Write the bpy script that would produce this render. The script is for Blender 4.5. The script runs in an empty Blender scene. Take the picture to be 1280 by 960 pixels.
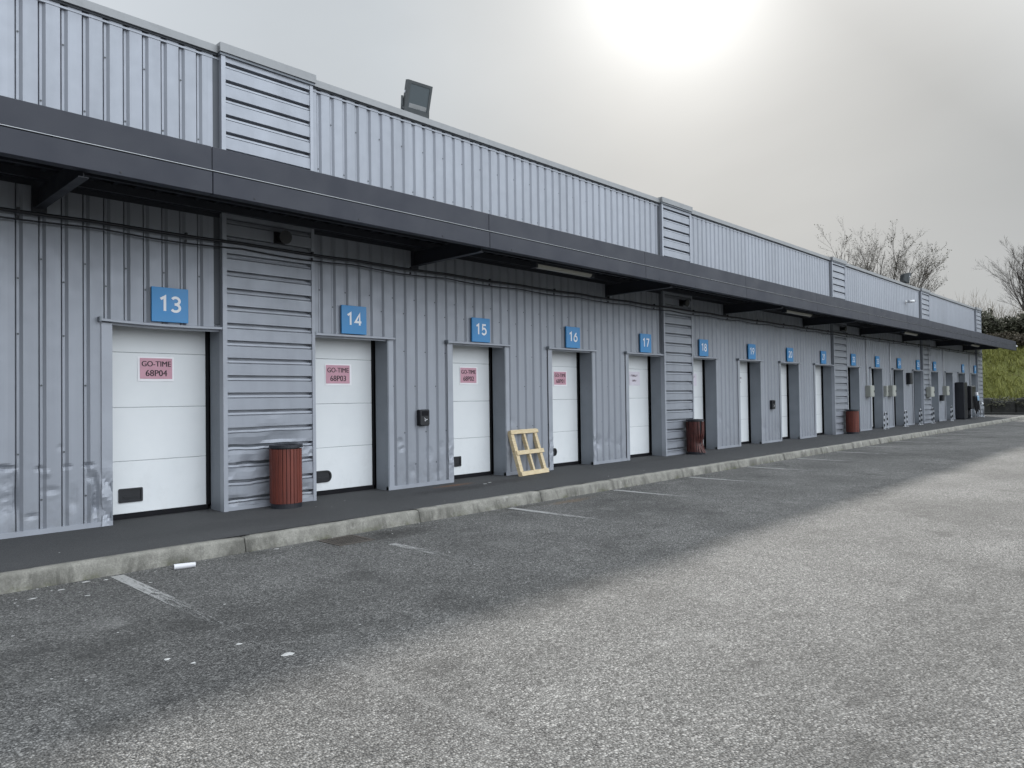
import bpy, math, random
from mathutils import Vector, Matrix, noise

random.seed(7)
S = bpy.context.scene
COL = S.collection
PI = math.pi
R = math.radians

# ------------------------------------------------------------------ helpers
class MB:
    """collects faces, then links them as ONE mesh object"""
    def __init__(self):
        self.v = []; self.f = []; self.m = []; self.s = []
    def face(self, pts, m=0, s=False):
        i = len(self.v); self.v += [tuple(p) for p in pts]
        self.f.append(tuple(range(i, i + len(pts)))); self.m.append(m); self.s.append(s)
    def box(self, x0, x1, y0, y1, z0, z1, m=0, M=None):
        P = [(x, y, z) for z in (z0, z1) for y in (y0, y1) for x in (x0, x1)]
        if M is not None: P = [tuple(M @ Vector(p)) for p in P]
        i = len(self.v); self.v += P
        for q in ((0, 2, 3, 1), (4, 5, 7, 6), (0, 1, 5, 4), (2, 6, 7, 3), (0, 4, 6, 2), (1, 3, 7, 5)):
            self.f.append(tuple(i + k for k in q)); self.m.append(m); self.s.append(False)
    def bbox(self, x0, x1, y0, y1, z0, z1, b=.01, m=0, M=None):
        """box with chamfered edges"""
        import itertools
        idx = {}
        i0 = len(self.v)
        lo = (x0, y0, z0); hi = (x1, y1, z1)
        for c in itertools.product((0, 1), repeat=3):
            for a in range(3):
                p = [(hi[k] if c[k] else lo[k]) for k in range(3)]
                for k in range(3):
                    if k != a: p[k] += -b if c[k] else b
                if M is not None: p = tuple(M @ Vector(p))
                idx[(c, a)] = len(self.v); self.v.append(tuple(p))
        def add(q):
            self.f.append(tuple(q)); self.m.append(m); self.s.append(False)
        for a in range(3):
            o = [k for k in range(3) if k != a]
            for sgn in (0, 1):
                cs = []
                for u, w in ((0, 0), (1, 0), (1, 1), (0, 1)):
                    c = [0, 0, 0]; c[a] = sgn; c[o[0]] = u; c[o[1]] = w
                    cs.append(idx[(tuple(c), a)])
                if (sgn == 0) == (a != 1): cs.reverse()
                add(cs)
        for a in range(3):          # edges along axis a
            o = [k for k in range(3) if k != a]
            for u in (0, 1):
                for w in (0, 1):
                    c0 = [0, 0, 0]; c0[o[0]] = u; c0[o[1]] = w
                    c1 = list(c0); c1[a] = 1
                    c0 = tuple(c0); c1 = tuple(c1)
                    add([idx[(c0, o[0])], idx[(c0, o[1])], idx[(c1, o[1])], idx[(c1, o[0])]])
        for c in itertools.product((0, 1), repeat=3):
            add([idx[(c, 0)], idx[(c, 1)], idx[(c, 2)]])
    def tube(self, pts, r, n=8, m=0, cap=True, smooth=True):
        pts = [Vector(p) for p in pts]
        rs = r if isinstance(r, (list, tuple)) else [r] * len(pts)
        rings = []
        for i, p in enumerate(pts):
            t = (pts[min(i + 1, len(pts) - 1)] - pts[max(i - 1, 0)])
            if t.length < 1e-9: t = Vector((0, 0, 1))
            t.normalize()
            a = Vector((0, 0, 1)) if abs(t.z) < .9 else Vector((1, 0, 0))
            u = t.cross(a).normalized(); w = t.cross(u).normalized()
            i0 = len(self.v)
            for k in range(n):
                an = 2 * PI * k / n
                self.v.append(tuple(p + (u * math.cos(an) + w * math.sin(an)) * rs[i]))
            rings.append(i0)
        for a, b in zip(rings, rings[1:]):
            for k in range(n):
                k2 = (k + 1) % n
                self.f.append((a + k, a + k2, b + k2, b + k)); self.m.append(m); self.s.append(smooth)
        if cap:
            self.f.append(tuple(rings[0] + k for k in range(n))[::-1]); self.m.append(m); self.s.append(False)
            self.f.append(tuple(rings[-1] + k for k in range(n))); self.m.append(m); self.s.append(False)
    def lathe(self, c, prof, n=24, m=0, smooth=True, closed=False):
        rings = []
        for (r, z) in prof:
            i0 = len(self.v)
            for k in range(n):
                an = 2 * PI * k / n
                self.v.append((c[0] + r * math.cos(an), c[1] + r * math.sin(an), c[2] + z))
            rings.append(i0)
        for a, b in zip(rings, rings[1:]):
            for k in range(n):
                k2 = (k + 1) % n
                self.f.append((a + k, a + k2, b + k2, b + k)); self.m.append(m); self.s.append(smooth)
        self.f.append(tuple(rings[0] + k for k in range(n))[::-1]); self.m.append(m); self.s.append(False)
        self.f.append(tuple(rings[-1] + k for k in range(n))); self.m.append(m); self.s.append(False)
    def build(self, name, mats, parent=None, loc=None):
        me = bpy.data.meshes.new(name)
        v = self.v
        if loc is not None:
            v = [(p[0] - loc[0], p[1] - loc[1], p[2] - loc[2]) for p in v]
        me.from_pydata(v, [], self.f)
        if not isinstance(mats, (list, tuple)): mats = [mats]
        for m in mats: me.materials.append(m)
        me.polygons.foreach_set('material_index', self.m)
        me.polygons.foreach_set('use_smooth', self.s)
        me.update()
        o = bpy.data.objects.new(name, me); COL.objects.link(o)
        if loc is not None: o.location = loc
        if parent is not None:
            o.parent = parent
            if loc is None: o.location = (-parent.location[0], -parent.location[1], -parent.location[2])
            else: o.location = (loc[0] - parent.location[0], loc[1] - parent.location[1], loc[2] - parent.location[2])
        return o

def tag(o, label=None, cat=None, group=None, kind=None):
    if label: o['label'] = label
    if cat: o['category'] = cat
    if group: o['group'] = group
    if kind: o['kind'] = kind
    return o

def empty(name, loc, label, cat, group=None):
    o = bpy.data.objects.new(name, None); COL.objects.link(o)
    o.location = loc; o.empty_display_size = .2
    return tag(o, label, cat, group)

def fbm(x, y, z, o=4):
    return noise.fractal(Vector((x, y, z)), 1.0, 2.0, o)

# ------------------------------------------------------------------ materials
class NT:
    def __init__(self, name):
        self.mat = bpy.data.materials.new(name); self.mat.use_nodes = True
        self.t = self.mat.node_tree; self.n = self.t.nodes; self.l = self.t.links
        self.b = self.n['Principled BSDF']; self.out = self.n['Material Output']
        tc = self.n.new('ShaderNodeTexCoord'); self.co = tc.outputs['Object']
    def link(self, a, b): self.l.new(a, b)
    def map(self, scale, src=None, loc=(0, 0, 0)):
        m = self.n.new('ShaderNodeMapping'); m.inputs['Scale'].default_value = scale
        m.inputs['Location'].default_value = loc
        self.link(src or self.co, m.inputs['Vector']); return m.outputs['Vector']
    def noise(self, scale, detail=4, rough=.6, src=None, dist=0):
        t = self.n.new('ShaderNodeTexNoise'); t.inputs['Scale'].default_value = scale
        t.inputs['Detail'].default_value = detail; t.inputs['Roughness'].default_value = rough
        t.inputs['Distortion'].default_value = dist
        self.link(src or self.co, t.inputs['Vector']); return t.outputs['Fac']
    def voro(self, scale, src=None, out='Color', feature='F1'):
        t = self.n.new('ShaderNodeTexVoronoi'); t.inputs['Scale'].default_value = scale
        t.feature = feature
        self.link(src or self.co, t.inputs['Vector']); return t.outputs[out]
    def ramp(self, fac, stops):
        r = self.n.new('ShaderNodeValToRGB'); e = r.color_ramp.elements
        while len(e) < len(stops): e.new(.5)
        for k, (p, c) in zip(e, stops):
            k.position = p
            k.color = (c, c, c, 1) if isinstance(c, (int, float)) else (*c, 1)
        self.link(fac, r.inputs['Fac']); return r.outputs['Color']
    def mix(self, fac, a, b, mode='MIX'):
        m = self.n.new('ShaderNodeMix'); m.data_type = 'RGBA'; m.blend_type = mode
        for sock, val in ((m.inputs['Factor'], fac), (m.inputs['A'], a), (m.inputs['B'], b)):
            if isinstance(val, bpy.types.NodeSocket): self.link(val, sock)
            elif isinstance(val, (int, float)) and sock.name == 'Factor': sock.default_value = val
            elif isinstance(val, (int, float)): sock.default_value = (val, val, val, 1)
            else: sock.default_value = (*val, 1)
        return m.outputs['Result']
    def math(self, op, a, b=0, clamp=False):
        m = self.n.new('ShaderNodeMath'); m.operation = op; m.use_clamp = clamp
        for k, val in enumerate((a, b)):
            if isinstance(val, bpy.types.NodeSocket): self.link(val, m.inputs[k])
            else: m.inputs[k].default_value = val
        return m.outputs[0]
    def sep(self, src=None):
        s = self.n.new('ShaderNodeSeparateXYZ'); self.link(src or self.co, s.inputs[0]); return s.outputs
    def base(self, c):
        if isinstance(c, bpy.types.NodeSocket): self.link(c, self.b.inputs['Base Color'])
        else: self.b.inputs['Base Color'].default_value = (*c, 1)
    def rough(self, r):
        if isinstance(r, bpy.types.NodeSocket): self.link(r, self.b.inputs['Roughness'])
        else: self.b.inputs['Roughness'].default_value = r
    def bump(self, h, strength=.3, dist=.01):
        b = self.n.new('ShaderNodeBump'); b.inputs['Strength'].default_value = strength
        b.inputs['Distance'].default_value = dist
        self.link(h, b.inputs['Height']); self.link(b.outputs['Normal'], self.b.inputs['Normal'])

def paint(name, col, rough=.45, var=.12, metal=0., spec=.5, scale=3., dirt=0., bump=0.):
    t = NT(name)
    n = t.noise(scale, 5, .6)
    c0 = tuple(c * (1 - var) for c in col); c1 = tuple(min(1, c * (1 + var)) for c in col)
    c = t.mix(t.ramp(n, [(.3, 0), (.7, 1)]), c0, c1)
    if dirt:
        d = t.ramp(t.noise(scale * 4, 6, .7), [(.5, 0), (.75, 1)])
        c = t.mix(t.math('MULTIPLY', d, dirt), c, tuple(k * .45 for k in col))
    t.base(c); t.rough(t.ramp(t.noise(scale * 2, 3), [(.3, max(.05, rough - .08)), (.7, min(1, rough + .1))]))
    t.b.inputs['Metallic'].default_value = metal
    t.b.inputs['Specular IOR Level'].default_value = spec
    if bump: t.bump(t.noise(scale * 6, 4), bump, .01)
    return t.mat

def mat_cladding():
    t = NT('grey_coated_steel')
    col = (.318, .338, .378)
    st = t.noise(1, 5, .6, t.map((3.2, 3.2, .25)))            # vertical streaks
    bl = t.noise(.8, 5, .6)
    c = t.mix(t.ramp(st, [(.3, 0), (.7, 1)]), tuple(k * .90 for k in col), tuple(k * 1.07 for k in col))
    c = t.mix(t.ramp(bl, [(.35, 0), (.75, .30)]), c, tuple(k * .82 for k in col))
    # each sheet of cladding has a tone of its own
    wnz = t.n.new('ShaderNodeTexWhiteNoise'); wnz.noise_dimensions = '1D'
    t.link(t.math('FLOOR', t.math('MULTIPLY', t.math('ADD', t.sep()[0], .32), 1 / 1.17)), wnz.inputs['W'])
    c = t.mix(t.math('MULTIPLY', wnz.outputs['Value'], .16), c, tuple(k * .5 for k in col))
    run = t.ramp(t.noise(1, 5, .7, t.map((9, 9, .35), loc=(2, 0, 5))), [(.58, 0), (.74, .35)])
    c = t.mix(run, c, tuple(k * .7 for k in col))
    z = t.sep()[2]
    low = t.ramp(t.math('MULTIPLY', z, 1.0), [(.0, 1), (.55, .0)])
    gr = t.ramp(t.noise(9, 7, .75), [(.45, 0), (.66, 1)])
    c = t.mix(t.math('MULTIPLY', t.math('MULTIPLY', low, gr), .5), c, (.20, .20, .20))
    # scuffs: bare bright scratches with a shape of their own
    sc = t.ramp(t.noise(1, 6, .7, t.map((14, 14, 6), loc=(3, 1, 7)), 1.0), [(.705, 0), (.73, 1)])
    band = t.ramp(z, [(.15, 0), (.4, 1), (.95, 1), (1., .0)])
    c = t.mix(t.math('MULTIPLY', t.math('MULTIPLY', sc, band), .14), c, (.66, .67, .69))
    t.base(c)
    t.rough(t.ramp(t.noise(5, 4), [(.3, .36), (.7, .52)]))
    t.b.inputs['Metallic'].default_value = .25
    t.bump(t.noise(2.4, 3, .5), .10, .02)
    return t.mat

def mat_asphalt(name, dark, light, stone, scale, blotch, contrast=1., rough=.9, bump=.5):
    t = NT(name)
    cells = t.voro(scale, out='Color')
    g = t.n.new('ShaderNodeSeparateColor'); t.link(cells, g.inputs[0])
    c = t.mix(t.ramp(g.outputs[0], [(.05, 0), (.6, .34), (.86, .54), (.93, 1.0)]), dark, stone)
    c2 = t.voro(scale * 2.3, out='Color')
    g2 = t.n.new('ShaderNodeSeparateColor'); t.link(c2, g2.inputs[0])
    c = t.mix(t.ramp(g2.outputs[1], [(.55, 0), (.95, .5)]), c, light)
    dd = t.voro(scale, out='Distance')
    c = t.mix(t.ramp(dd, [(.35, 0), (.75, .55)]), c, tuple(k * .35 for k in dark))
    big = t.noise(.35, 5, .62)
    c = t.mix(t.ramp(big, [(.33, blotch), (.62, 0)]), c, tuple(k * .62 for k in dark))
    mid = t.noise(2.2, 6, .68)
    c = t.mix(t.ramp(mid, [(.56, 0), (.76, blotch * .35)]), c, light)
    c = t.mix(t.ramp(t.noise(1.1, 6, .7), [(.30, blotch * 1.2), (.46, 0)]), c, tuple(k * .8 for k in dark))
    t.base(c); t.rough(rough)
    t.b.inputs['Specular IOR Level'].default_value = .35
    h = t.math('ADD', t.math('MULTIPLY', dd, -1.0), t.math('MULTIPLY', t.noise(scale * .6, 3), .6))
    t.bump(h, bump, .012)
    return t

M = {}
M['clad'] = mat_cladding()
M['trim'] = paint('light_grey_flashing', (.335, .355, .395), .42, .08, .2, .5, 2.5, .15)
M['screw'] = paint('dark_screw_head', (.06, .065, .07), .5, .1)
M['gap_shade'] = paint('gap_shade_grey', (.075, .083, .095), .6, .1)  # dark grey for painted-in corner shade and the gap under the cap
M['cap'] = paint('parapet_flashing', (.255, .263, .27), .5, .08, .2, .5, 1.5, .2)
M['jamb'] = paint('reveal_flashing', (.215, .235, .262), .5, .1, .15, .4, 2.5, .2)
M['fascia'] = paint('slate_blue_fascia', (.022, .025, .037), .52, .07, .0, .4, .9, .08)
M['dark'] = paint('canopy_underside', (.024, .026, .032), .6, .2, 0, .3, 1.5)
M['beam'] = paint('canopy_steel', (.026, .029, .037), .5, .15, 0, .4, 2.)
M['lip'] = paint('bright_joint_angle', (.30, .31, .32), .3, .05, .6, .5)
M['black'] = paint('black_plastic', (.012, .013, .016), .4, .2, 0, .5, 6)
M['rubber'] = paint('black_rubber', (.009, .009, .011), .75, .2, 0, .2, 6)
M['blue'] = paint('blue_sign_enamel', (.045, .255, .55), .38, .05, 0, .5, 2)
M['bluedge'] = paint('blue_sign_edge', (.02, .055, .13), .5, .05)
M['white'] = paint('white_lettering', (.85, .86, .88), .4, .02)
M['paper'] = paint('white_paper', (.90, .89, .91), .7, .03)
M['pink'] = paint('pink_printed_paper', (.60, .335, .40), .7, .06, scale=8)
M['palepink'] = paint('faded_paper', (.70, .66, .72), .7, .05, scale=8)
M['ink'] = paint('black_print', (.02, .012, .016), .6, .05)
M['fadedink'] = paint('faded_print', (.17, .10, .13), .6, .05)
M['grille'] = paint('black_painted_steel', (.018, .02, .026), .45, .2)
M['cable'] = paint('black_cable', (.012, .013, .017), .5, .2)
M['beige'] = paint('beige_plastic_cabinet', (.36, .37, .335), .5, .08, scale=5)
M['conduit'] = paint('grey_conduit', (.60, .62, .64), .45, .05)
M['galv'] = paint('galvanised_steel', (.62, .64, .67), .35, .1, .7, .5, 12)
M['lamp'] = paint('opal_diffuser', (.34, .33, .29), .35, .08, 0, .5, 4)
M['floodbody'] = paint('grey_cast_aluminium', (.07, .078, .082), .5, .12, .2, .5, 8)
M['camera_white'] = paint('white_camera_shell', (.55, .56, .57), .45, .03)
M['bluecloth'] = paint('pale_blue_plastic', (.22, .36, .50), .5, .2, scale=20)

def mat_door():
    t = NT('white_sectional_door')
    n = t.noise(1.4, 5, .6)
    c = t.mix(t.ramp(n, [(.3, 0), (.7, 1)]), (.72, .745, .755), (.775, .795, .80))
    z = t.sep()[2]
    low = t.ramp(z, [(0, 1), (.95, .1), (1, .0)])
    gr = t.ramp(t.noise(5, 7, .75, t.map((1, 1, .7))), [(.52, 0), (.78, 1)])
    c = t.mix(t.math('MULTIPLY', t.math('MULTIPLY', low, gr), .32), c, (.40, .40, .39))
    t.base(c); t.rough(.42); t.bump(t.noise(60, 2, .5, t.map((1, 1, .25))), .05, .002)
    return t.mat
M['door'] = mat_door()

def mat_bin():
    t = NT('dark_red_wood_slat')
    n = t.noise(1, 6, .6, t.map((30, 30, 1.5)))
    c = t.mix(t.ramp(n, [(.3, 0), (.7, 1)]), (.11, .024, .016), (.205, .047, .028))
    n2 = t.noise(3, 3, .5)
    c = t.mix(t.ramp(n2, [(.35, .35), (.6, 0)]), c, (.085, .022, .017))
    t.base(c); t.rough(.5); t.bump(n, .2, .004)
    return t.mat
M['slat'] = mat_bin()
M['oldslat'] = paint('weathered_dark_red_slat', (.075, .020, .016), .55, .35, scale=9)

def mat_pine():
    t = NT('raw_pine')
    n = t.noise(1, 6, .65, t.map((6, 6, 45)), .4)
    c = t.mix(t.ramp(n, [(.3, 0), (.7, 1)]), (.51, .395, .225), (.69, .58, .39))
    k = t.ramp(t.voro(7, out='Distance'), [(.05, 1), (.12, 0)])
    c = t.mix(t.math('MULTIPLY', k, .7), c, (.22, .12, .05))
    t.base(c); t.rough(.75); t.bump(n, .25, .004)
    return t.mat
M['pine'] = mat_pine()

def mat_kerb():
    t = NT('weathered_concrete_kerb')
    n = t.noise(5, 7, .72)
    c = t.mix(t.ramp(n, [(.3, 0), (.7, 1)]), (.17, .165, .145), (.33, .32, .285))
    p = t.noise(70, 3, .6); c = t.mix(t.ramp(p, [(.35, .4), (.6, 0)]), c, (.10, .10, .085))
    # dark vertical run-off stains with a shape of their own
    st = t.ramp(t.noise(1, 6, .7, t.map((3.2, .5, 1.1)), .8), [(.46, 0), (.62, 1)])
    z = t.sep()[2]
    face = t.ramp(t.math('ADD', t.math('MULTIPLY', z, 4.5), 1.0), [(.05, .8), (.8, .5), (.97, .10), (1, .08)])
    c = t.mix(t.math('MULTIPLY', st, face), c, (.052, .050, .043))
    mo = t.ramp(t.noise(2.4, 6, .75), [(.5, 0), (.68, 1)])
    lo = t.ramp(t.math('ADD', t.math('MULTIPLY', z, 6.), 1.05), [(.05, 1), (.5, 0)])
    c = t.mix(t.math('MULTIPLY', mo, lo), c, (.075, .078, .038))
    sp = t.ramp(t.noise(3.1, 4, .6, t.map((1, 1, 1), loc=(9, 2, 4))), [(.62, 0), (.72, .7)])
    c = t.mix(sp, c, (.42, .41, .38))
    t.base(c); t.rough(.9)
    t.bump(t.math('ADD', t.noise(45, 5, .7), t.math('MULTIPLY', t.noise(6, 4), 1.2)), .55, .012)
    return t.mat
M['kerb'] = mat_kerb()

ta = mat_asphalt('parking_asphalt', (.034, .034, .033), (.41, .405, .39), (.315, .311, .300), 74, .5, rough=.88, bump=.7)
def spot(t, cx, cy, rx, ry, col, amount, nscale=5.):
    """stain with an irregular outline at one place on the ground"""
    mp = t.n.new('ShaderNodeMapping'); mp.inputs['Location'].default_value = (-cx / rx, -cy / ry, 0)
    mp.inputs['Scale'].default_value = (1 / rx, 1 / ry, 0); t.link(t.co, mp.inputs['Vector'])
    ln = t.n.new('ShaderNodeVectorMath'); ln.operation = 'LENGTH'; t.link(mp.outputs[0], ln.inputs[0])
    d = t.math('ADD', ln.outputs['Value'], t.math('MULTIPLY', t.math('SUBTRACT', t.noise(nscale, 5, .7), .5), 1.6))
    f = t.math('MULTIPLY', t.ramp(d, [(.35, amount), (1.0, 0)]), t.ramp(t.noise(26, 5, .75), [(.34, .25), (.62, 1)]))
    cur = t.b.inputs['Base Color'].links[0].from_socket
    t.base(t.mix(f, cur, col))
for a in ((1.62, -5.6, .13, .10, (.02, .02, .02), .7), (1.2, -4.1, .5, .25, (.03, .03, .03), .5), (5.35, -5.9, .35, .3, (.02, .02, .02), .5),
          (7.6, -5.8, .5, .22, (.03, .03, .028), .4), (3.0, -6.4, .3, .16, (.02, .02, .02), .5), (5.5, -2.5, .9, .36, (.02, .019, .017), .85),
          (9.2, -2.4, .7, .16, (.16, .105, .055), .6), (8.3, -2.25, 1.1, .16, (.03, .026, .02), .6),
          (4.36, -7.83, .20, .06, (.03, .03, .03), .6), (3.97, -7.28, .26, .05, (.035, .035, .034), .5), (4.16, -8.5, .15, .05, (.03, .03, .03), .6),
          (6.58, -8.18, .3, .09, (.035, .035, .034), .5), (9.86, -7.63, .5, .12, (.035, .035, .034), .4), (3.36, -7.91, .12, .04, (.02, .02, .02), .6),
          (2.64, -6.6, .06, 1.6, (.34, .34, .33), .16)):
    spot(ta, *a)
M['asphalt'] = ta.mat
tw = mat_asphalt('walkway_asphalt', (.060, .061, .063), (.125, .126, .128), (.085, .086, .088), 130, .45, rough=.85, bump=.3)
for a in ((8.55, -.32, .6, .13, (.20, .085, .03), .75, 4.), (8.3, -.75, 1.3, .3, (.018, .017, .017), .8, 3.), (9.6, -.6, .8, .3, (.022, .02, .02), .6, 3.),
          (4.2, -1.2, 1.6, .4, (.03, .03, .03), .4, 2.), (15., -.4, 1.4, .25, (.025, .024, .024), .5, 3.)):
    spot(tw, *a)
M['walk'] = tw.mat

def mat_line():
    t = NT('worn_white_road_paint')
    c = t.mix(t.ramp(t.noise(30, 4), [(.3, 0), (.7, 1)]), (.22, .22, .215), (.39, .39, .38))
    t.base(c); t.rough(.8)
    y = t.sep()[1]
    fade = t.ramp(t.math('MULTIPLY', t.math('ADD', y, 2.1), -.2), [(0, .50), (.12, .43), (.36, .27), (.7, .19), (1, .0)])
    worn = t.noise(1, 6, .75, t.map((38, 5, 1)), .3)
    grain = t.noise(90, 3, .6)
    a = t.math('SUBTRACT', t.math('ADD', fade, .28), t.math('ADD', t.math('MULTIPLY', worn, .75), t.math('MULTIPLY', grain, .35)))
    a = t.ramp(a, [(.0, 0), (.14, 1)])
    t.link(a, t.b.inputs['Alpha'])
    return t.mat
M['line'] = mat_line()

def mat_leafy(name, cols, scale=.6, rough=.7):
    t = NT(name)
    n = t.noise(scale, 4, .6)
    g = t.voro(scale * 30, out='Color'); s = t.n.new('ShaderNodeSeparateColor'); t.link(g, s.inputs[0])
    f = t.math('ADD', t.math('MULTIPLY', n, .7), t.math('MULTIPLY', s.outputs[0], .35))
    t.base(t.ramp(f, [(.25, cols[0]), (.5, cols[1]), (.8, cols[2])])); t.rough(rough)
    t.b.inputs['Specular IOR Level'].default_value = .25
    return t.mat
M['bank'] = mat_leafy('rough_bank_grass', [(.07, .065, .025), (.12, .132, .034), (.19, .19, .065)], .45, .9)
M['blade'] = mat_leafy('grass_blades', [(.12, .105, .045), (.21, .225, .055), (.38, .37, .14)], .5, .8)
M['hedge'] = mat_leafy('evergreen_leaves', [(.026, .027, .018), (.054, .057, .036), (.11, .108, .072)], .9)
M['brown_hedge'] = mat_leafy('brown_bramble_leaves', [(.03, .027, .018), (.065, .055, .036), (.12, .10, .07)], .9)
M['bark'] = paint('dark_bark', (.062, .054, .048), .9, .3, scale=3)
M['twig'] = paint('tan_twig', (.20, .165, .125), .9, .3, scale=3)
M['leaf'] = mat_leafy('dry_leaves', [(.035, .032, .022), (.06, .055, .036), (.095, .085, .055)], 1.2)
M['stone'] = paint('dark_stone', (.036, .037, .034), .9, .4, scale=4, bump=.6)
M['land'] = mat_leafy('far_grassland', [(.05, .06, .02), (.08, .09, .03), (.11, .11, .05)], .05, .95)
M['roof'] = paint('flat_roof_membrane', (.16, .16, .165), .85, .2, scale=.5)
M['scrap'] = paint('white_litter', (.62, .62, .64), .6, .06)
M['iron'] = paint('rusty_iron_grate', (.10, .088, .078), .7, .3, .4, .4, 14)
M['bare'] = paint('white_paint_spatter', (.46, .46, .45), .8, .1, scale=30)

def mat_glass_front():
    t = NT('floodlight_glass')
    t.base((.13, .155, .17)); t.rough(.14); t.b.inputs['Metallic'].default_value = .35
    return t.mat
M['floodglass'] = mat_glass_front()

# ------------------------------------------------------------------ camera
CAMY, CAMZ = -9.941, 1.53
yaw, pit, rol, f_px = 0.7632148946706554, 0.018627930188728853, 0.013975936414577898, 907.805
rt = Vector((math.sin(yaw), -math.cos(yaw), 0))
fw0 = Vector((math.cos(yaw), math.sin(yaw), 0))
fw = fw0 * math.cos(pit) + Vector((0, 0, 1)) * math.sin(pit)
up0 = Vector((0, 0, 1)) * math.cos(pit) - fw0 * math.sin(pit)
c_, s_ = math.cos(rol), math.sin(rol)
right = rt * c_ - up0 * s_
up = rt * s_ + up0 * c_
cam = bpy.data.objects.new('camera', bpy.data.cameras.new('camera')); COL.objects.link(cam)
mw = Matrix((right, up, -fw)).transposed().to_4x4(); mw.translation = Vector((0, CAMY, CAMZ))
cam.matrix_world = mw
cam.data.sensor_fit = 'HORIZONTAL'; cam.data.sensor_width = 36
cam.data.lens = f_px / 1280 * 36; cam.data.clip_start = .05; cam.data.clip_end = 3000
S.camera = cam

# ------------------------------------------------------------------ light
SUN_EL, SUN_AZ = R(30.0), R(30.45)          # azimuth from +x towards +y
sd = Vector((math.cos(SUN_EL) * math.cos(SUN_AZ), math.cos(SUN_EL) * math.sin(SUN_AZ), math.sin(SUN_EL)))
sun = bpy.data.objects.new('sun', bpy.data.lights.new('sun', 'SUN')); COL.objects.link(sun)
sun.data.energy = 3.0; sun.data.angle = R(2.1); sun.data.color = (1, .955, .89)
sun.rotation_euler = (-sd).to_track_quat('-Z', 'Y').to_euler()

W = bpy.data.worlds.new('World'); S.world = W; W.use_nodes = True
wt = W.node_tree; wn = wt.nodes; wl = wt.links
bg = wn['Background']; wout = wn['World Output']
sky = wn.new('ShaderNodeTexSky'); sky.sky_type = 'NISHITA'; sky.sun_disc = False
sky.sun_elevation = SUN_EL; sky.sun_rotation = R(90) - SUN_AZ
sky.air_density = 1.4; sky.dust_density = 3.0; sky.ozone_density = 1.0
wl.new(sky.outputs[0], bg.inputs['Color']); bg.inputs['Strength'].default_value = .06
# thin cloud veil: brightest round the sun, mottled, over the whole dome
geo = wn.new('ShaderNodeTexCoord')
def vm(op, a, b):
    m = wn.new('ShaderNodeVectorMath'); m.operation = op
    for k, v in enumerate((a, b)):
        if isinstance(v, bpy.types.NodeSocket): wl.new(v, m.inputs[k])
        else: m.inputs[k].default_value = v
    return m
def wm(op, a, b=0., clamp=False):
    m = wn.new('ShaderNodeMath'); m.operation = op; m.use_clamp = clamp
    for k, v in enumerate((a, b)):
        if isinstance(v, bpy.types.NodeSocket): wl.new(v, m.inputs[k])
        else: m.inputs[k].default_value = v
    return m.outputs[0]
nrm = vm('NORMALIZE', geo.outputs['Generated'], (0, 0, 0)).outputs[0]
dot = vm('DOT_PRODUCT', nrm, tuple(sd)).outputs['Value']
d0 = wm('MAXIMUM', dot, 0.0)
g1 = wm('MULTIPLY', wm('POWER', d0, 5.), .05)
g2 = wm('MULTIPLY', wm('POWER', d0, 22.), .17)
g3 = wm('MULTIPLY', wm('POWER', d0, 180.), .38)
g4 = wm('MULTIPLY', wm('POWER', d0, 2500.), 4.)
nz = wn.new('ShaderNodeTexNoise'); nz.inputs['Scale'].default_value = 2.0; nz.inputs['Detail'].default_value = 5
nz.inputs['Roughness'].default_value = .5; nz.inputs['Distortion'].default_value = .4
mpn = wn.new('ShaderNodeMapping'); mpn.inputs['Scale'].default_value = (1, 1, 2.2); wl.new(nrm, mpn.inputs[0]); wl.new(mpn.outputs[0], nz.inputs['Vector'])
cl = wm('ADD', wm('MULTIPLY', nz.outputs['Fac'], .28), .865)
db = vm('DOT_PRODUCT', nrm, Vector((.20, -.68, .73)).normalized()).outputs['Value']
back = wm('MULTIPLY', wm('POWER', wm('MAXIMUM', wm('SUBTRACT', db, .28), 0.), 1.3), 2.5)      # bright sky lobe added out of view to light the facade
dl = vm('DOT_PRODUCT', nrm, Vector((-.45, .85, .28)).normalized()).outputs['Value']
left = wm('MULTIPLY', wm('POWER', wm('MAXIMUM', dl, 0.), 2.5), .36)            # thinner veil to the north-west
BASE = .213
nz_ = wn.new('ShaderNodeSeparateXYZ'); wl.new(nrm, nz_.inputs[0])
hor = wm('MULTIPLY', wm('POWER', wm('SUBTRACT', 1., wm('ABSOLUTE', nz_.outputs[2])), 6.), .085)      # paler towards the horizon
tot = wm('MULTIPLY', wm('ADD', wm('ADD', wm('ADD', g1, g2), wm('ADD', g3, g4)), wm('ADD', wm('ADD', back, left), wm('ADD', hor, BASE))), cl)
tint = wn.new('ShaderNodeValToRGB'); e = tint.color_ramp.elements
e[0].position = .25; e[0].color = (.935, 1.0, 1.09, 1); e[1].position = .975; e[1].color = (.985, .995, .985, 1)
e2 = e.new(.86); e2.color = (.925, .99, 1.045, 1)
wl.new(wm('SUBTRACT', wm('ADD', wm('MULTIPLY', dot, .5), .5), wm('MULTIPLY', wm('POWER', wm('MAXIMUM', dl, 0.), 2.), .45)), tint.inputs['Fac'])
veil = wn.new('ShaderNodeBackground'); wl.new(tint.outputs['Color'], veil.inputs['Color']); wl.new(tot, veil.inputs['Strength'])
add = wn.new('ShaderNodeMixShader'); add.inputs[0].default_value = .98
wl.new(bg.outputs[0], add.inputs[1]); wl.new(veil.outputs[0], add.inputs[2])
wl.new(add.outputs[0], wout.inputs['Surface'])

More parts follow.
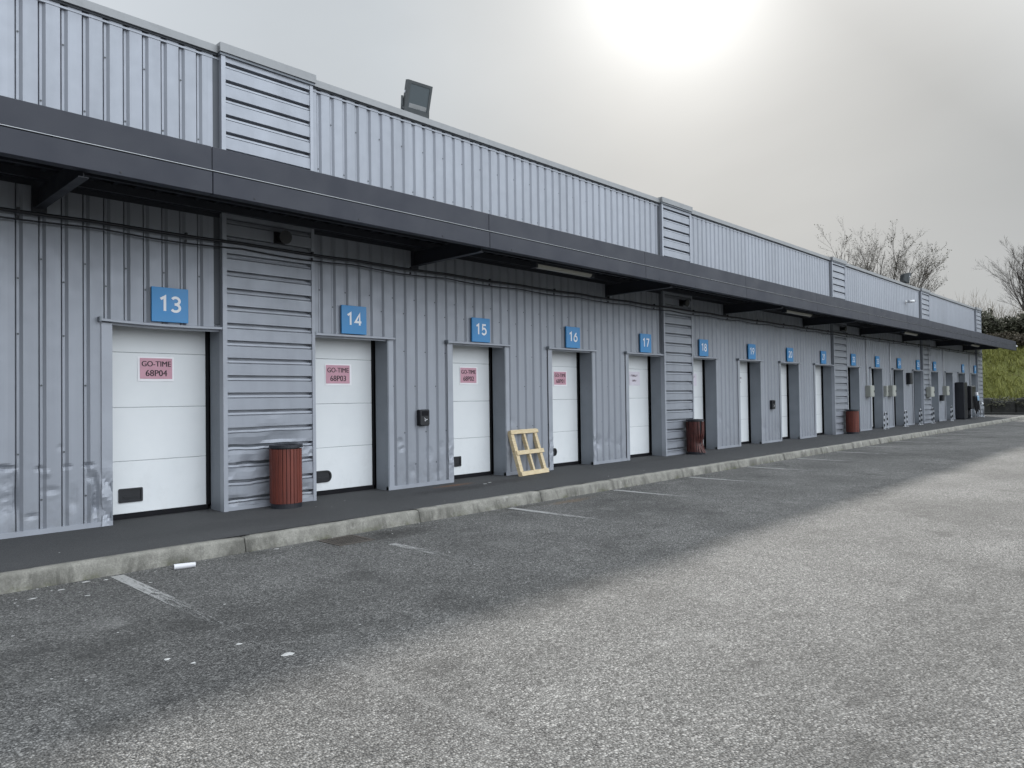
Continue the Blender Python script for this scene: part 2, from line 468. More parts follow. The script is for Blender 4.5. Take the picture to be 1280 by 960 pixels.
S.view_settings.view_transform = 'Standard'; S.view_settings.look = 'None'
S.view_settings.exposure = 0.80; S.view_settings.gamma = 1.0; S.view_settings.use_curve_mapping = False
S.render.engine = 'CYCLES'; S.cycles.use_denoising = True; S.cycles.max_bounces = 6
S.cycles.transparent_max_bounces = 12

# ------------------------------------------------------------------ ground
ZR = -.17
mb = MB(); mb.face([(-700, -700, -.6), (900, -700, -.6), (900, 700, -.6), (-700, 700, -.6)])
tag(mb.build('terrain', M['land']), kind='structure')
mb = MB()
mb.face([(-90, -110, ZR), (61.2, -110, ZR), (61.2, 70, ZR), (-90, 70, ZR)])
tag(mb.build('parking_lot', M['asphalt']), kind='structure')

# walkway with rounded far corner, kerb round it
def offset_path(d):
    """kerb line at distance d inside the kerb face (d=0: outer face)"""
    pts = [(-9.0, -2.06 + d)]
    cx, cy, r = 52.6, -1.06, 1.0
    for k in range(0, 9):
        a = -PI / 2 + PI / 2 * k / 8
        pts.append((cx + (r - d) * math.cos(a), cy + (r - d) * math.sin(a)))
    pts.append((cx + r - d, 24.0))
    return pts
mb = MB()
inn = offset_path(.115)
mb.face([(x, y, 0) for x, y in inn] + [(-9.0, 24.0, 0)])
tag(mb.build('walkway', M['walk']), kind='structure')
mb = MB()
joints = [-9, -6.2, -3.7, -1.2, 1.3, 3.84, 6.35, 8.87, 10.84, 13.3, 15.8, 18.3, 20.8, 23.3, 25.8, 28.3, 30.8, 33.3, 35.8, 38.3, 40.8, 43.3, 45.8, 48.3, 50.4, 52.6]
prof = [(-.03, ZR - .05), (-.03, ZR), (0.0, -.035), (.006, -.012), (.022, -.001), (.06, .004), (.107, .004), (.115, -.03)]  # (inward from y=-2.06, z)
for ji, (a, b) in enumerate(zip(joints, joints[1:])):
    gap = .006
    n = max(2, int((b - a) / .12))
    dy = random.uniform(-.006, .006); dz = random.uniform(-.005, .004)
    base_i = len(mb.v)
    for i in range(n + 1):
        x = a + gap + (b - a - 2 * gap) * i / n
        for (py, pz) in prof:
            chip = 0.
            if -.05 < pz < .01:
                chip = max(0, fbm(x * 3.1, py * 9, 3.3)) * .012
                if i in (0, n): chip += .006
            mb.v.append((x, -2.06 + py + dy + chip * .8 + .004 * fbm(x * 1.3, 0, 9), pz + dz * (pz > -.1) - chip))
    k = len(prof)
    for i in range(n):
        for j in range(k - 1):
            p = base_i + i * k + j
            mb.f.append((p, p + k, p + k + 1, p + 1)); mb.m.append(0); mb.s.append(True)
    for i in (0, n):
        mb.f.append(tuple(base_i + i * k + j for j in range(k))); mb.m.append(0); mb.s.append(False)
paths = [offset_path(p[0]) for p in prof]
for i in range(1, len(paths[0]) - 1):
    for j in range(len(prof) - 1):
        mb.face([(*paths[j][i], prof[j][1]), (*paths[j][i + 1], prof[j][1]), (*paths[j + 1][i + 1], prof[j + 1][1]), (*paths[j + 1][i], prof[j + 1][1])], 0, False)
tag(mb.build('kerb', M['kerb']), kind='structure')

mb = MB()
lx = [-5.8, -3.05, -.3, 2.48, 5.20, 8.05, 10.78, 13.4, 16.1, 18.9, 21.65, 24.4, 27.2, 30., 32.7, 35.5, 38.3, 41., 43.8, 46.6]
for k, x in enumerate(lx):
    y0 = -2.98 if k == 4 else -2.16
    mb.face([(x - .06, -7.2, ZR + .004), (x + .06, -7.2, ZR + .004), (x + .06, y0, ZR + .004), (x - .06, y0, ZR + .004)])
tag(mb.build('parking_line_markings', M['line']), kind='structure')

# ------------------------------------------------------------------ building
LV = [(-6.95, -5.5), (4.51, 5.96), (15.87, 17.31), (27.42, 28.80), (38.98, 40.38), (50.50, 51.85)]   # ribbed panels
DOORS = {13: (3.12, 4.51), 14: (5.96, 7.36), 15: (8.82, 10.18), 16: (11.60, 12.97), 17: (14.40, 15.87),
         18: (17.31, 18.65), 19: (20.09, 21.45), 20: (22.95, 24.35), 21: (25.80, 27.42), 22: (28.80, 30.23),
         23: (31.65, 33.07), 24: (34.59, 36.00), 25: (37.60, 38.98), 26: (40.38, 41.93), 27: (43.40, 44.85),
         28: (46.10, 47.62), 29: (49.15, 50.50)}
HEAD = 2.535
XA, XB = -8.0, 51.85
bld = empty('warehouse_building', (20., 5., 0.), 'long grey corrugated steel storage building with a row of white doors under a canopy', 'building')

DENTS = [  # x, z, rx, rz, depth
    (1.96, .80, .14, .035, .045), (2.00, .50, .12, .30, .020), (2.33, .77, .05, .030, .024), (2.40, .70, .05, .05, -.012), (2.62, .77, .05, .03, .020),
    (2.86, .77, .06, .03, .024), (2.90, .62, .05, .08, .030), (2.93, .30, .045, .28, .070), (2.45, .50, .10, .05, .012), (2.10, .45, .03, .25, .020),
    (2.68, .38, .06, .16, .012), (2.25, .22, .07, .04, .014), (1.75, .35, .16, .2, .018), (2.55, 1.0, .04, .05, .010),
    (7.62, .80, .06, .07, .018), (7.66, .68, .07, .05, .016), (7.9, .3, .1, .12, .010), (8.25, .55, .08, .12, .014), (8.55, .66, .06, .10, .016),
    (8.46, .28, .1, .15, .012), (8.74, .42, .06, .2, .014), (10.3, 1.05, .18, .10, .012), (10.9, .9, .12, .12, .012), (13.2, .45, .14, .2, .02),
    (13.6, .5, .2, .2, .014), (14.0, .4, .12, .2, .012), (18.9, .9, .12, .12, .012), (19.3, .55, .1, .1, .012), (21.7, .45, .16, .22, .02),
    (22.6, .4, .2, .2, .012), (.7, .6, .2, .2, .02), (-1.2, .5, .25, .2, .02)]
def dent(x, z):
    d = 0.
    for (cx, cz, rx, rz, dep) in DENTS:
        if abs(x - cx) < 3 * rx and abs(z - cz) < 3 * rz:
            q = ((x - cx) / rx) ** 2 + ((z - cz) / rz) ** 2
            d += dep * (math.exp(-q) if rx > .15 else 1.25 * max(0., 1 - .8 * math.sqrt(q))) * (1 + .9 * fbm(x * 4.5, z * 4.5, 2.0))
    if z < 1.15 and x < 24:
        d += .0035 * max(0, fbm(x * 3.5, z * 3.5, 5.)) * min(1, (1.15 - z) * 2)
    return d

RP = .234
def rib_points(xa, xb, extra):
    pts = []
    k0 = int(math.floor((xa - 2.79) / RP)) - 1; k1 = int(math.ceil((xb - 2.79) / RP)) + 1
    for k in range(k0, k1 + 1):
        xe = 2.79 + RP * k
        pts += [(xe - .150 + .025 * q, 0.) for q in range(6)] + [(xe, 0.), (xe + .002, .07), (xe + .022, .07), (xe + .024, .032), (xe + .052, .032), (xe + RP - .150 - .0005, .001)]
    def yat(x):
        for (a, ya), (b, yb) in zip(pts, pts[1:]):
            if a <= x <= b: return ya + (yb - ya) * (x - a) / max(1e-9, b - a)
        return 0.
    out = [(xa, yat(xa))] + [p for p in pts if xa < p[0] < xb] + [(xb, yat(xb))]
    for e in extra:
        if xa < e < xb:
            y = yat(e); out += [(e, y)]
    out.sort(); 
    res = [out[0]]
    for p in out[1:]:
        if p[0] - res[-1][0] > .0008: res.append(p)
    return res

bays = [(XA, LV[0][0])] + [(LV[i][1], LV[i + 1][0]) for i in range(5)]
for (xa, xb) in bays:
    ops = [d for d in DOORS.values() if d[0] >= xa - .01 and d[1] <= xb + .01]
    pts = rib_points(xa, xb, [e for d in ops for e in d])
    near = xa < 24
    zl = [i * .022 for i in range(1, 54)] if near and xa > -7 else [.3, .9]
    zs = [.0] + zl + [1.6, HEAD, 3.2, 3.76, 4.4, 5.0, 6.40]
    mb = MB(); idx = {}
    def vid(i, z):
        key = (i, z)
        if key not in idx:
            x, y = pts[i]
            idx[key] = len(mb.v); mb.v.append((x, y + (dent(x, z) if near else 0), z))
        return idx[key]
    for i in range(len(pts) - 1):
        xm = (pts[i][0] + pts[i + 1][0]) / 2
        inop = any(d[0] < xm < d[1] for d in ops)
        for a, b in zip(zs, zs[1:]):
            if inop and b <= HEAD + .001: continue
            mb.f.append((vid(i, a), vid(i + 1, a), vid(i + 1, b), vid(i, b))); mb.m.append(0); mb.s.append(False)
    # screws in the valleys
    if near:
        k0 = int(math.floor((xa - 2.79) / RP)) + 1
        row = 0
        for k in range(k0, int((xb - 2.79) / RP)):
            x = 2.79 + RP * k + .038
            zr = [(.4, 1.75, 3.25, 5.15), (.95, 2.35, 3.0, 5.9)][k % 2]
            for z in zr:
                if any(d[0] < x < d[1] for d in ops) and z < HEAD + .1: continue
                n = 6; y = .026 + (dent(x, z))
                mb.face([(x + .0125 * math.cos(2 * PI * q / n), y, z + .0125 * math.sin(2 * PI * q / n)) for q in range(n)], 1)
    # base flashing under each pier
    edges = [xa] + [e for d in ops for e in d] + [xb]
    for a, b in zip(edges[::2], edges[1::2]):
        if b - a > .05: mb.box(a, b, -.014, .05, 0.002, .062, 2)
    # lip under the parapet cap
    mb.box(xa, xb, -.008, .03, 6.335, 6.36, 2)
    if xb < XB - 1:      # flat strip with painted-in shade of a corner recess beside the next ribbed panel
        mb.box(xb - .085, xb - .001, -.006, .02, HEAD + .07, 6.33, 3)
    mb.build('wall', [M['clad'], M['screw'], M['trim'], M['gap_shade']], bld)

def ribbed(xa, xb, first):
    mb = MB(); y0 = -.064
    zz = [(.05, y0)]
    z = .10
    P = .245
    while z < 6.38:
        zz += [(z, y0), (z + .001, y0 + .05), (z + .015, y0 + .05), (z + .016, y0 + .016), (z + .044, y0 + .020), (z + .045, y0 + .09), (z + .084, y0 + .09), (z + .085, y0)]
        zz += [(z + .13, y0), (z + .19, y0)]
        z += P
    zz = [q for q in zz if q[0] < 6.42] + [(6.42, y0)]
    nx = 30 if first else 6
    x0, x1 = xa + .06, xb - .05
    base = len(mb.v)
    for (z, y) in zz:
        for i in range(nx + 1):
            x = x0 + (x1 - x0) * i / nx
            d = 0; dz = 0
            if first and z < 1.3:
                u = (x - x0)
                d = .03 * max(0, fbm(u * 2.2, z * 4.5, 11.)) * min(1, (1.3 - z) * 2)
                d += .03 * math.exp(-((u - .25) / .3) ** 2 - ((z - .92) / .07) ** 2) + .035 * math.exp(-((u - .85) / .25) ** 2 - ((z - .98) / .06) ** 2)
                d += .03 * math.exp(-((u - .3) / .1) ** 2 - ((z - .66) / .09) ** 2)
                dz = -.02 * fbm(u * 2.0, z * 3., 4.) * min(1, (1.3 - z) * 3)
            elif z < 1.4:
                d = .012 * max(0, fbm(x * 2.2, z * 4.5, 11.))
            mb.v.append((x, y + d, z + dz))
    for j in range(len(zz) - 1):
        for i in range(nx):
            p = base + j * (nx + 1) + i
            mb.f.append((p, p + 1, p + nx + 2, p + nx + 1)); mb.m.append(0); mb.s.append(False)
    o = mb.build('ribbed_panel', [M['clad']], bld)
    t = MB(); t.box(xa, xa + .062, -.085, .03, .0, 6.42); t.build('trim', M['trim'], o).location = (0, 0, 0)
    t = MB(); t.box(xb - .052, xb, -.075, .03, .0, 6.42); t.build('trim', M['trim'], o).location = (0, 0, 0)
    t = MB(); t.box(xa + .062, xb - .052, -.07, -.03, .002, .055); t.build('trim', M['trim'], o).location = (0, 0, 0)
    t = MB(); t.box(xa - .03, xb + .03, -.125, .36, 6.42, 6.545); t.box(xa - .02, xb + .02, -.10, .05, 6.385, 6.419, 1)
    t.build('cap', [M['cap'], M['jamb']], o).location = (0, 0, 0)
    return o
for i, (a, b) in enumerate(LV):
    ribbed(a, b, i == 1)

# parapet cap between the panels, in lengths
for (xa, xb) in bays:
    mb = MB(); xa2 = xa + .032; xb2 = xb - .032
    n = max(1, round((xb2 - xa2) / 3.3)); 
    for k in range(n):
        a = xa2 + (xb2 - xa2) * k / n; b = xa2 + (xb2 - xa2) * (k + 1) / n
        dz = random.uniform(-.003, .003)
        mb.box(a + .002, b - .002, -.055, .34, 6.405 + dz, 6.51 + dz)
        mb.box(a + .002, b - .002, -.02, .02, 6.384, 6.404, 1)
    mb.build('parapet_cap', [M['cap'], M['gap_shade']], bld)

mb = MB()
mb.box(XA, XB - .02, .30, 26., 6.05, 6.2)
mb.build('roof', M['roof'], bld)
mb = MB()      # end, back and inner wall faces
mb.box(XB - .05, XB - .004, .032, 26., 0, 6.40)
mb.box(XA, XA + .05, .04, 26., 0, 6.40)
mb.box(XA + .05, XB - .05, 25.9, 26., 0, 6.40)
mb.build('wall', M['clad'], bld)
mb = MB(); mb.box(XB - .28, XB + .03, .36, 26.05, 6.405, 6.51); mb.box(XA, XB - .28, 25.7, 26.05, 6.405, 6.51)
mb.build('parapet_cap', M['cap'], bld)
mb = MB(); mb.box(XA + .1, XB - .1, .75, .8, .01, 6.0); mb.build('inner_wall', M['rubber'], bld)
# light backing behind wall sheets
for (xa, xb) in LV:
    mb = MB(); mb.box(xa + .01, xb - .01, .032, .06, 0, 6.40); mb.build('backing', M['jamb'], bld)

# ---- doors
def rounded_rect(cx, cz, w, h, r, n=6):
    out = []
    for qx, qz, a0 in ((1, 1, 0), (-1, 1, PI / 2), (-1, -1, PI), (1, -1, 3 * PI / 2)):
        for k in range(n + 1):
            a = a0 + PI / 2 * k / n
            out.append((cx + qx * (w / 2 - r) + r * math.cos(a), cz + qz * (h / 2 - r) + r * math.sin(a)))
    return out
def ring_prism(mb, outer, inner, y0, y1, m=0):
    n = len(outer)
    for i in range(n):
        j = (i + 1) % n
        a, b, c, d = outer[i], outer[j], inner[j], inner[i]
        mb.face([(a[0], y0, a[1]), (d[0], y0, d[1]), (c[0], y0, c[1]), (b[0], y0, b[1])], m)
        mb.face([(a[0], y0, a[1]), (b[0], y0, b[1]), (b[0], y1, b[1]), (a[0], y1, a[1])], m)
        mb.face([(d[0], y0, d[1]), (d[0], y1, d[1]), (c[0], y1, c[1]), (c[0], y0, c[1])], m)
    mb.face([(p[0], y1 - .001, p[1]) for p in inner][::-1], m)

YD = .385
HANDLES = {13: (3.46, .31, .30, .185, .015), 14: (6.33, .30, .36, .19, .09), 15: (9.21, .33, .28, .19, .012), 16: (12.03, .33, .29, .17, .08)}
for num, (x0, x1) in DOORS.items():
    left_lv = any(abs(x0 - b) < .02 for a, b in LV); right_lv = any(abs(x1 - a) < .02 for a, b in LV)
    mb = MB()
    for (a, b) in ((.07, .76), (.76, 1.47), (1.47, 2.20), (2.20, 2.62)):
        mb.bbox(x0 - .04, x1 - .044, YD, YD + .04, a + .0025, b - .0025, .004)
    mb.box(x0 - .03, x1 - .07, YD + .012, YD + .03, .07, 2.62, 1)
    d = mb.build('door', [M['door'], M['jamb']], bld)
    def sub(m, name, mats):
        o = m.build(name, mats, d); o.location = (0, 0, 0); return o
    # black rubber at the foot and along the closing edge
    s = MB(); s.box(x0 - .03, x1 - .02, YD - .004, YD + .05, .004, .069); s.box(x1 - .042, x1 - .001, YD - .012, YD + .05, .07, 2.6)
    s.box(x0 - .09, x0 - .041, YD - .012, YD + .05, .07, 2.6)
    sub(s, 'seal', M['rubber'])
    j = MB()
    yj = .33
    e0 = 0.0 if left_lv else .125; e1 = 0.0 if right_lv else .095
    bend = (lambda z: 0.)
    # right reveal, left reveal, head
    j.box(x1, x1 + .02, -.012 if not right_lv else .028, yj, 0.002, HEAD + .02)
    j.box(x0 - .02, x0, -.012 if not left_lv else .028, yj, 0.002, HEAD + .02)
    j.box(x0 - .02, x1 + .02, .045, yj, HEAD + .022, HEAD + .04)
    jo = sub(j, 'reveal', M['jamb'])
    def crumple(x, z):
        if num == 13 and z < .8: return .11 * (abs(((2.3 * z + 2.2 * x) % 1.) - .5) - .28) * min(1., (.8 - z) * 2.2) + .02 * math.exp(-((z - .22) / .2) ** 2) * (fbm(x * 4, z * 3.5, 1.) * 1.6 + .35) + .03 * math.exp(-((z - .55) / .08) ** 2) * (fbm(x * 9, z * 9, 4.))
        if num in (15, 16): return .02 * math.exp(-((z - .45) / .3) ** 2) * fbm(x * 8, z * 7, num)
        return 0.
    for (a, b) in ((x0 - e0, x0 - .0005), (x1 + .0205, x1 + .0205 + e1)):
        if b - a < .05: continue
        t = MB()
        nx, nz = (5, 56) if num < 17 else (1, 2)
        base = len(t.v)
        for kz in range(nz + 1):
            z = .004 + (HEAD - .004) * kz / nz
            for kx in range(nx + 1):
                x = a + (b - a) * kx / nx
                xx = x + (.35 * crumple(x + 5, z) if kx in (0, nx) else 0)
                t.v.append((xx, -.016 + crumple(x, z), z))
        for kz in range(nz):
            for kx in range(nx):
                p = base + kz * (nx + 1) + kx
                t.f.append((p, p + 1, p + nx + 2, p + nx + 1)); t.m.append(0); t.s.append(False)
        sub(t, 'trim', M['trim'])
    l = MB()
    la = x0 - (.16 if not left_lv else -.002); lb = x1 + (.13 if not right_lv else -.002)
    sg = -.016 if num == 13 else random.uniform(-.004, .004)
    for q in range(6):
        a = la + (lb - la) * q / 6; b = la + (lb - la) * (q + 1) / 6
        za = sg * math.sin(PI * q / 6) + (0.02 * (1 - q / 6) if num == 13 else 0); zb = sg * math.sin(PI * (q + 1) / 6) + (0.02 * (1 - (q + 1) / 6) if num == 13 else 0)
        for (yA, yB, zA, zB) in ((-.075, -.075, .0, .028), (-.075, .04, .028, .045), (.04, -.075, -.006, 0.)):
            l.face([(a, yA, HEAD + zA + za), (b, yA, HEAD + zA + zb), (b, yB, HEAD + zB + zb), (a, yB, HEAD + zB + za)])
        l.face([(a, .02, HEAD - .03 + za), (b, .02, HEAD - .03 + zb), (b, .02, HEAD + .03 + zb), (a, .02, HEAD + .03 + za)])
    l.box(la - .004, la + .018, -.079, .02, HEAD - .012 + (.02 if num == 13 else 0), HEAD + .05 + (.02 if num == 13 else 0), 1)
    sub(l, 'lintel', [M['trim'], M['jamb']])
    if num in HANDLES:
        cx, cz, w, h, r = HANDLES[num]
        hb = MB(); ring_prism(hb, rounded_rect(cx, cz, w, h, r), rounded_rect(cx, cz, w - .05, h - .05, max(.006, r - .022)), YD - .016, YD - .002)
        hb.box(cx - w * .3, cx + w * .3, YD - .012, YD - .006, cz - h * .2, cz - h * .05)
        sub(hb, 'handle', M['black'])

# ---- canopy
YF = -1.80
mb = MB()
mb.face([(XA, .0, 4.27), (XB, .0, 4.27), (XB, YF + .01, 4.22), (XA, YF + .01, 4.22)], 0)         # soffit deck
mb.face([(XA, YF + .01, 4.425), (XB, YF + .01, 4.425), (XB, .02, 4.50), (XA, .02, 4.50)], 1)      # top
mb.box(XB - .01, XB, YF + .01, .03, 4.18, 4.42, 1)
k = XA
while k < XB:                                                                                     # deck ribs
    mb.box(k, k + .05, YF + .06, -.02, 4.185, 4.235); k += .25
mb.box(XA, XB, -.06, -.002, 4.16, 4.20, 2); mb.box(XA, XB, -.012, -.001, 4.10, 4.16, 2)
can = mb.build('canopy', [M['dark'], M['fascia'], M['beam']], bld)
def csub(m, name, mats):
    o = m.build(name, mats, can); o.location = (0, 0, 0); return o
seams = [XA, -5.21, -.80, 3.61, 8.03, 12.44, 16.88, 21.35, 25.8, 30.2, 34.6, 39.0, 43.4, 47.8, XB]
for a, b in zip(seams, seams[1:]):
    u = MB(); u.bbox(a + .004, b - .004, YF - .004, YF + .03, 4.172, 4.442, .004)
    u.bbox(a + .004, b - .004, YF - .022, YF + .02, 3.895, 4.146, .004)
    u.box(a + .004, b - .004, YF + .02, YF + .10, 3.896, 3.906)
    u.box(a + .001, b - .001, YF + .004, YF + .018, 3.90, 4.43, 1)
    q = a + .5
    while q < b:
        u.box(q - .008, q + .008, YF - .028, YF - .022, 3.925, 3.941, 1); q += 1.47
    csub(u, 'fascia', [M['fascia'], M['black']])
u = MB(); u.box(XA, XB, YF - .026, YF + .0, 4.157, 4.164); csub(u, 'joint_strip', M['lip'])
for yy in (-.35, -.85, -1.35):
    u = MB(); u.box(XA, XB, yy - .03, yy + .03, 4.10, 4.112); u.box(XA, XB, yy - .03, yy - .024, 4.112, 4.2); csub(u, 'purlin', M['beam'])
bx = [-3.3] + [2.33 + 5.635 * i for i in range(9)]
for x in bx:
    u = MB()
    u.box(x - .05, x + .05, YF + .11, -.01, 3.84, 3.852)
    u.box(x - .006, x + .006, YF + .11, -.01, 3.852, 4.09)
    u.box(x - .08, x + .08, -.022, -.008, 3.80, 4.17)
    csub(u, 'bracket', M['beam'])

# ------------------------------------------------------------------ lettering
def text_mb(s, w, h, cx, cz, y, m=0, bold=0., bold_shift=.0045):
    cu = bpy.data.curves.new('lettering', 'FONT'); cu.body = s; cu.align_x = 'CENTER'; cu.offset = bold; cu.resolution_u = 4
    o = bpy.data.objects.new('lettering', cu); COL.objects.link(o)
    dg = bpy.context.evaluated_depsgraph_get(); dg.update()
    me = bpy.data.meshes.new_from_object(o.evaluated_get(dg))
    vs = [v.co.copy() for v in me.vertices]
    ax = min(v.x for v in vs); bx_ = max(v.x for v in vs); az = min(v.y for v in vs); bz = max(v.y for v in vs)
    mb = MB()
    for v in vs:
        mb.v.append((cx + ((v.x - ax) / (bx_ - ax) - .5) * w, y, cz + ((v.y - az) / (bz - az) - .5) * h))
    for p in me.polygons:
        mb.f.append(tuple(p.vertices)); mb.m.append(m); mb.s.append(False)
    if bold_shift:          # heavier print: the same letters once more, a few millimetres along
        nv = len(mb.v)
        mb.v += [(x + bold_shift, y - .0003, z) for (x, y, z) in mb.v]
        mb.f += [tuple(q + nv for q in f) for f in mb.f]; mb.m += mb.m[:]; mb.s += mb.s[:]
    bpy.data.objects.remove(o); bpy.data.curves.remove(cu); bpy.data.meshes.remove(me)
    return mb

def arc(cx, cy, rx, ry, a0, a1, n=14):
    return [(cx + rx * math.cos(R(a0 + (a1 - a0) * k / n)), cy + ry * math.sin(R(a0 + (a1 - a0) * k / n))) for k in range(n + 1)]
GLYPH = {
    '0': [arc(.3, .5, .27, .46, 90, 450, 28)],
    '1': [[(.04, .80), (.31, .965), (.31, .035)]],
    '2': [arc(.30, .70, .25, .26, 160, -25, 14) + [(.06, .05), (.57, .05)]],
    '3': [arc(.27, .735, .25, .225, 150, -85, 14) + [(.2, .51)], arc(.26, .275, .28, .235, 85, -150, 14)],
    '4': [[(.44, .035), (.44, .95), (.03, .29), (.60, .29)]],
    '5': [[(.53, .95), (.13, .95), (.09, .53)] + arc(.27, .33, .28, .285, 118, -150, 14)],
    '6': [[(.46, .95), (.20, .66)] + arc(.30, .32, .265, .275, 150, 510, 24)],
    '7': [[(.04, .95), (.56, .95), (.2, .035)]],
    '8': [arc(.30, .735, .225, .215, -90, 270, 24), arc(.30, .275, .265, .24, 90, 450, 24)],
    '9': [[(.16, .04), (.42, .35)] + arc(.31, .68, .265, .275, -30, 330, 24)],
}
def stroke_number(s, w, h, cx, cz, y, t=.034):
    mb = MB(); adv = .74; tot_w = .6 + adv * (len(s) - 1); sx = w / tot_w
    for k, ch in enumerate(s):
        for ln in GLYPH[ch]:
            P = [(cx - w / 2 + (k * adv + px) * sx, cz - h / 2 + pz * h) for px, pz in ln]
            closed = math.hypot(P[0][0] - P[-1][0], P[0][1] - P[-1][1]) < 1e-4
            L = []; Rr = []
            for i, p in enumerate(P):
                a = P[i - 1] if i else (P[-2] if closed else p); b = P[i + 1] if i < len(P) - 1 else (P[1] if closed else p)
                d1 = Vector((p[0] - a[0], p[1] - a[1])); d2 = Vector((b[0] - p[0], b[1] - p[1]))
                if d1.length < 1e-9: d1 = d2
                if d2.length < 1e-9: d2 = d1
                d1.normalize(); d2.normalize(); nn = Vector((-d1.y - d2.y, d1.x + d2.x)); nn.normalize()
                c = max(.5, nn.dot(Vector((-d1.y, d1.x)))); o = t / 2 / c
                L.append((p[0] + nn.x * o, y, p[1] + nn.y * o)); Rr.append((p[0] - nn.x * o, y, p[1] - nn.y * o))
            for i in range(len(P) - 1):
                fk = .00012 * (len(mb.f) % 12)
                mb.face([(q[0], q[1] - fk, q[2]) for q in (Rr[i], Rr[i + 1], L[i + 1], L[i])])
    return mb

SIGNX = {13: 3.58, 14: 6.45, 15: 9.28, 16: 12.04, 17: 14.86, 18: 17.70, 19: 20.60, 20: 23.38, 21: 26.27, 22: 29.32, 23: 32.17, 24: 35.13, 25: 38.05, 26: 40.98, 28: 46.88, 29: 49.83}
SW = .47
for num, x in SIGNX.items():
    root = empty('number_sign', (x + SW / 2, -.03, 2.60), 'square blue sign with white number %d above its door' % num, 'sign', 'blue number signs above the doors')
    mb = MB(); y0 = -.055
    z0 = 2.585 + (.004 if num == 13 else 0)
    mb.bbox(x, x + SW, y0, -.022, z0, z0 + .455, .003)
    mb.box(x + .04, x + SW - .04, -.022, .03, z0 + .05, z0 + .40, 1)
    mb.build('plate', [M['blue'], M['bluedge']], root)
    t = stroke_number(str(num), .265, .20, x + SW / 2, z0 + .238, y0 - .0025)
    t.build('number', M['white'], root)

# notices taped on the doors
PAPERS = {13: (3.79, 1.985, .47, .33, 'GO-TIME', '68P04'), 14: (6.66, 1.945, .50, .35, 'GO-TIME', '68P03'), 15: (9.58, 1.965, .47, .34, 'GO-TIME', '68P02'),
          16: (12.335, 1.935, .46, .335, 'GO-TIME', '68P01')}
def papermb(cx, cz, w, h):
    mb = MB(); n = 5
    for i in range(n):
        for k in range(n):
            xs = [cx - w / 2 + w * q / n for q in (i, i + 1)]; zs = [cz - h / 2 + h * q / n for q in (k, k + 1)]
            yy = lambda x, z: YD - .005 - .002 * (1 + math.sin(x * 17 + z * 9))
            mb.face([(xs[0], yy(xs[0], zs[0]), zs[0]), (xs[1], yy(xs[1], zs[0]), zs[0]), (xs[1], yy(xs[1], zs[1]), zs[1]), (xs[0], yy(xs[0], zs[1]), zs[1])])
    mb.box(cx - w / 2, cx + w / 2, YD - .003, YD - .001, cz - h / 2, cz + h / 2)
    return mb
for num, (cx, cz, w, h, l1, l2) in PAPERS.items():
    root = empty('notice', (cx, YD, cz - h / 2), 'pink printed notice reading %s taped to door %d' % (l2, num), 'notice', 'paper notices on the doors')
    papermb(cx, cz, w, h).build('sheet', M['paper'], root)
    p = MB(); dx = -.012 if num != 13 else 0
    pw, ph = w - .05, h - .05
    p.box(cx - pw / 2 + dx, cx + pw / 2 + dx, YD - .0115, YD - .0105, cz - ph / 2 + .006, cz + ph / 2 + .006); p.build('printed_panel', M['pink'], root)
    a = text_mb(l1, pw * .90, ph * .26, cx + dx, cz + ph * .25, YD - .0135, 0, .0)
    b = text_mb(l2, pw * .66, ph * .30, cx + dx, cz - ph * .20, YD - .0135, 0, .0)
    a.build('lettering', M['ink'], root); b.build('lettering', M['ink'], root)
for num, cx, cz in ((17, 15.22, 1.96), (18, 18.03, 1.96), (19, 20.86, 1.96)):
    root = empty('notice', (cx, YD, cz - .17), 'faded white notice with two illegible lines taped to door %d' % num, 'notice', 'paper notices on the doors')
    papermb(cx, cz, .46, .34).build('sheet', M['palepink'] if num < 19 else M['door'], root)
    rnd = random.Random(num); t = MB()
    for (z, n, wd) in ((cz + .05, 8, .30), (cz - .07, 5, .18)):
        for k in range(n):
            x = cx - .02 - wd / 2 + wd * k / n; ww = wd / n * .75; hh = .045
            t.box(x, x + ww * .28, YD - .0125, YD - .0115, z, z + hh)
            if rnd.random() < .7: t.box(x, x + ww, YD - .0125, YD - .0115, z + hh - .011, z + hh)
            if rnd.random() < .7: t.box(x, x + ww, YD - .0125, YD - .0115, z, z + .011)
            if rnd.random() < .5: t.box(x + ww * .72, x + ww, YD - .0125, YD - .0115, z + .011, z + hh - .011)
    t.build('lettering', M['fadedink'], root)

# ------------------------------------------------------------------ things on the wall
def cable(z, y, r, amp, label, seed):
    mb = MB(); pts = []
    x = XA
    while x <= XB:
        pts.append((x, y - r, z + amp * math.sin(PI * ((x - 1.) / 1.9 % 1)) * -1 + .006 * fbm(x * .7, seed, 0))); x += .2
    mb.tube(pts, r, 6)
    x = XA + .6
    while x < XB:
        mb.box(x - .012, x + .012, y - 2.2 * r, y, z - r * 1.4, z + r * 1.4); x += 1.9
    o = mb.build('cable', M['cable']); tag(o, label, 'cable', 'cables along the wall under the canopy')
cable(3.765, -.09, .022, .012, 'thick black cable running along the wall under the canopy', 1.)
cable(3.69, -.09, .011, .03, 'thin black cable sagging just below the thick one under the canopy', 5.)

